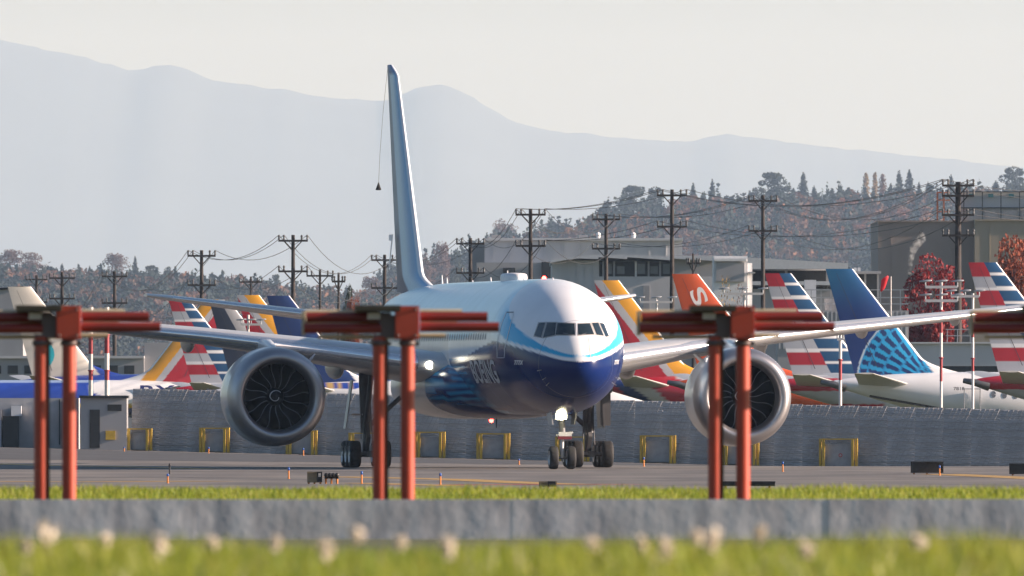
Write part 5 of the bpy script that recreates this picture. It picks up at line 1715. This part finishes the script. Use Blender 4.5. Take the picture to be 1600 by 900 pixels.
# ------------------------------------------------------------------ grass
def grass(name, label, x_half, Y0, Y1, n_, hmin, hmax, wd, pal, power=1.0):
    Y = Y0 + (Y1 - Y0) * rng.uniform(0, 1, n_) ** power
    X = rng.uniform(-1, 1, n_) * x_half(Y)
    yy = [p[0] for p in ZP]; zz = [p[1] for p in ZP]
    Z = np.interp(Y, yy, zz)
    patch = np.array([mnoise.noise(Vector((x * 0.9, y * 0.25, 0))) for x, y in zip(X[:], Y[:])])
    h = rng.uniform(hmin, hmax, n_) * (1 + 0.5 * patch)
    a = rng.uniform(0, 2 * PI, n_); lean = rng.uniform(0.1, 0.7, n_) * h
    dx = np.cos(a); dy = np.sin(a)
    w2 = wd * rng.uniform(0.6, 1.3, n_)
    b0 = np.stack([X - dy * w2, Y + dx * w2, Z - 0.01], 1); b1 = np.stack([X + dy * w2, Y - dx * w2, Z - 0.01], 1)
    mx_ = X + dx * lean * 0.35; my_ = Y + dy * lean * 0.35
    m0 = np.stack([mx_ - dy * w2 * .8, my_ + dx * w2 * .8, Z + h * 0.6], 1); m1 = np.stack([mx_ + dy * w2 * .8, my_ - dx * w2 * .8, Z + h * 0.6], 1)
    tp = np.stack([X + dx * lean, Y + dy * lean, Z + h], 1)
    V = np.stack([b0, b1, m1, m0, tp], 1).reshape(-1, 3)
    base = np.arange(n_) * 5
    quads = np.stack([base, base + 1, base + 2, base + 3], 1)
    tris = np.stack([base + 3, base + 2, base + 4], 1)
    loops = np.concatenate([quads, tris], 1).ravel()
    starts = np.stack([np.arange(n_) * 7, np.arange(n_) * 7 + 4], 1).ravel()
    me = bpy.data.meshes.new(name)
    me.vertices.add(len(V)); me.vertices.foreach_set('co', V.astype(np.float32).ravel())
    me.loops.add(len(loops)); me.loops.foreach_set('vertex_index', loops.astype(np.int32))
    me.polygons.add(len(starts)); me.polygons.foreach_set('loop_start', starts.astype(np.int32))
    pal = np.array(pal)
    k = np.clip((rng.uniform(0, 1, n_) * 0.7 + 0.3 * (patch + 0.5)) * len(pal), 0, len(pal) - 1).astype(int)
    cc = np.concatenate([pal[k] * rng.uniform(0.7, 1.3, (n_, 1)), np.ones((n_, 1))], 1)
    at = me.color_attributes.new('Col', 'FLOAT_COLOR', 'POINT')
    at.data.foreach_set('color', np.repeat(cc, 5, axis=0).astype(np.float32).ravel())
    me.materials.append(mat('grass blades', (1, 1, 1), 0.6, var=0.1, attr=True, transl=0.45))
    me.update(); me.validate()
    o = bpy.data.objects.new(name, me); C.objects.link(o)
    return tag(o, label, 'grass', kind='stuff')
GP = [(0.09, 0.15, 0.02), (0.17, 0.235, 0.02), (0.24, 0.30, 0.025), (0.31, 0.33, 0.035), (0.36, 0.34, 0.06)]
grass('grass', 'sunlit green grass strip behind the low wall', lambda Y: Y / F * 800 + 1.2, 207, 268, 90000, 0.05, 0.13, 0.006, GP)
grass('grass', 'blurred green grass in the foreground', lambda Y: Y / F * 800 + 0.8, 46, 90, 70000, 0.05, 0.17, 0.004, GP)
grass('tall_grass', 'taller pale grass tufts in the foreground', lambda Y: Y / F * 800 + 0.8, 46, 80, 900, 0.10, 0.20, 0.008, [(0.45, 0.42, 0.16), (0.55, 0.50, 0.30), (0.05, 0.08, 0.02), (0.4, 0.42, 0.1)])
m_puff = mat('seed head fluff', (0.80, 0.72, 0.60), 0.8, transl=0.3)
m_stem = mat('flower stem', (0.20, 0.20, 0.06), 0.7)
heads = [(75, 826, 0.036), (165, 833, 0.022), (250, 838, 0.02), (330, 841, 0.022), (430, 836, 0.016), (557, 823, 0.018), (625, 836, 0.022), (700, 842, 0.02), (925, 838, 0.024), (1000, 840, 0.018), (1088, 826, 0.02), (1112, 832, 0.022),
         (1187, 822, 0.02), (1040, 843, 0.016), (1435, 834, 0.024), (40, 843, 0.016), (510, 846, 0.02), (1260, 846, 0.018)]
for i, (x, y, r) in enumerate(heads):
    Y = R.uniform(66, 82); p = W(x, y + 12, Y); g = gz(p.x, Y)
    t = thing('seed_head', f'pale blurred seed head in the foreground grass, {ordinal(sorted(h[0] for h in heads).index(x))} from the left', 'flower', (p.x, Y, g), 0, 'pale seed heads in the foreground')
    mb = MB(); mb.tube((R.uniform(-.02, .02), 0, -0.01), (0, 0, p.z - g), 0.0018, n=5); mb.build('stem', m_stem, t)
    P = rng.normal(size=(90, 3)); P /= np.linalg.norm(P, axis=1)[:, None]
    P = P * (1.2 * r * rng.uniform(0.3, 1, 90))[:, None] * np.array([1, 1, R.uniform(0.9, 1.9)]) + np.array([0, 0, p.z - g])
    o = bpy.data.objects.new('puff', quad_mesh('puff', leaf_quads(P, 0.012), m_puff)); C.objects.link(o); o.parent = t

# ------------------------------------------------------------------ haze
hm = bpy.data.materials.new('haze'); hm.use_nodes = True
hn = hm.node_tree; hn.nodes.remove(hn.nodes['Principled BSDF'])
vp = hn.nodes.new('ShaderNodeVolumePrincipled')
vp.inputs['Color'].default_value = (0.51, 0.705, 1.0, 1)
vp.inputs['Absorption Color'].default_value = (1, 1, 1, 1)
vp.inputs['Density'].default_value = HAZE
vp.inputs['Anisotropy'].default_value = 0.2
hn.links.new(vp.outputs[0], hn.nodes['Material Output'].inputs['Volume'])
mb = MB(); mb.box((0, 52400, 900), (9000, 105200, 1840))
tag(mb.build('haze', hm), 'thin pale haze over the airfield', 'haze', kind='stuff')
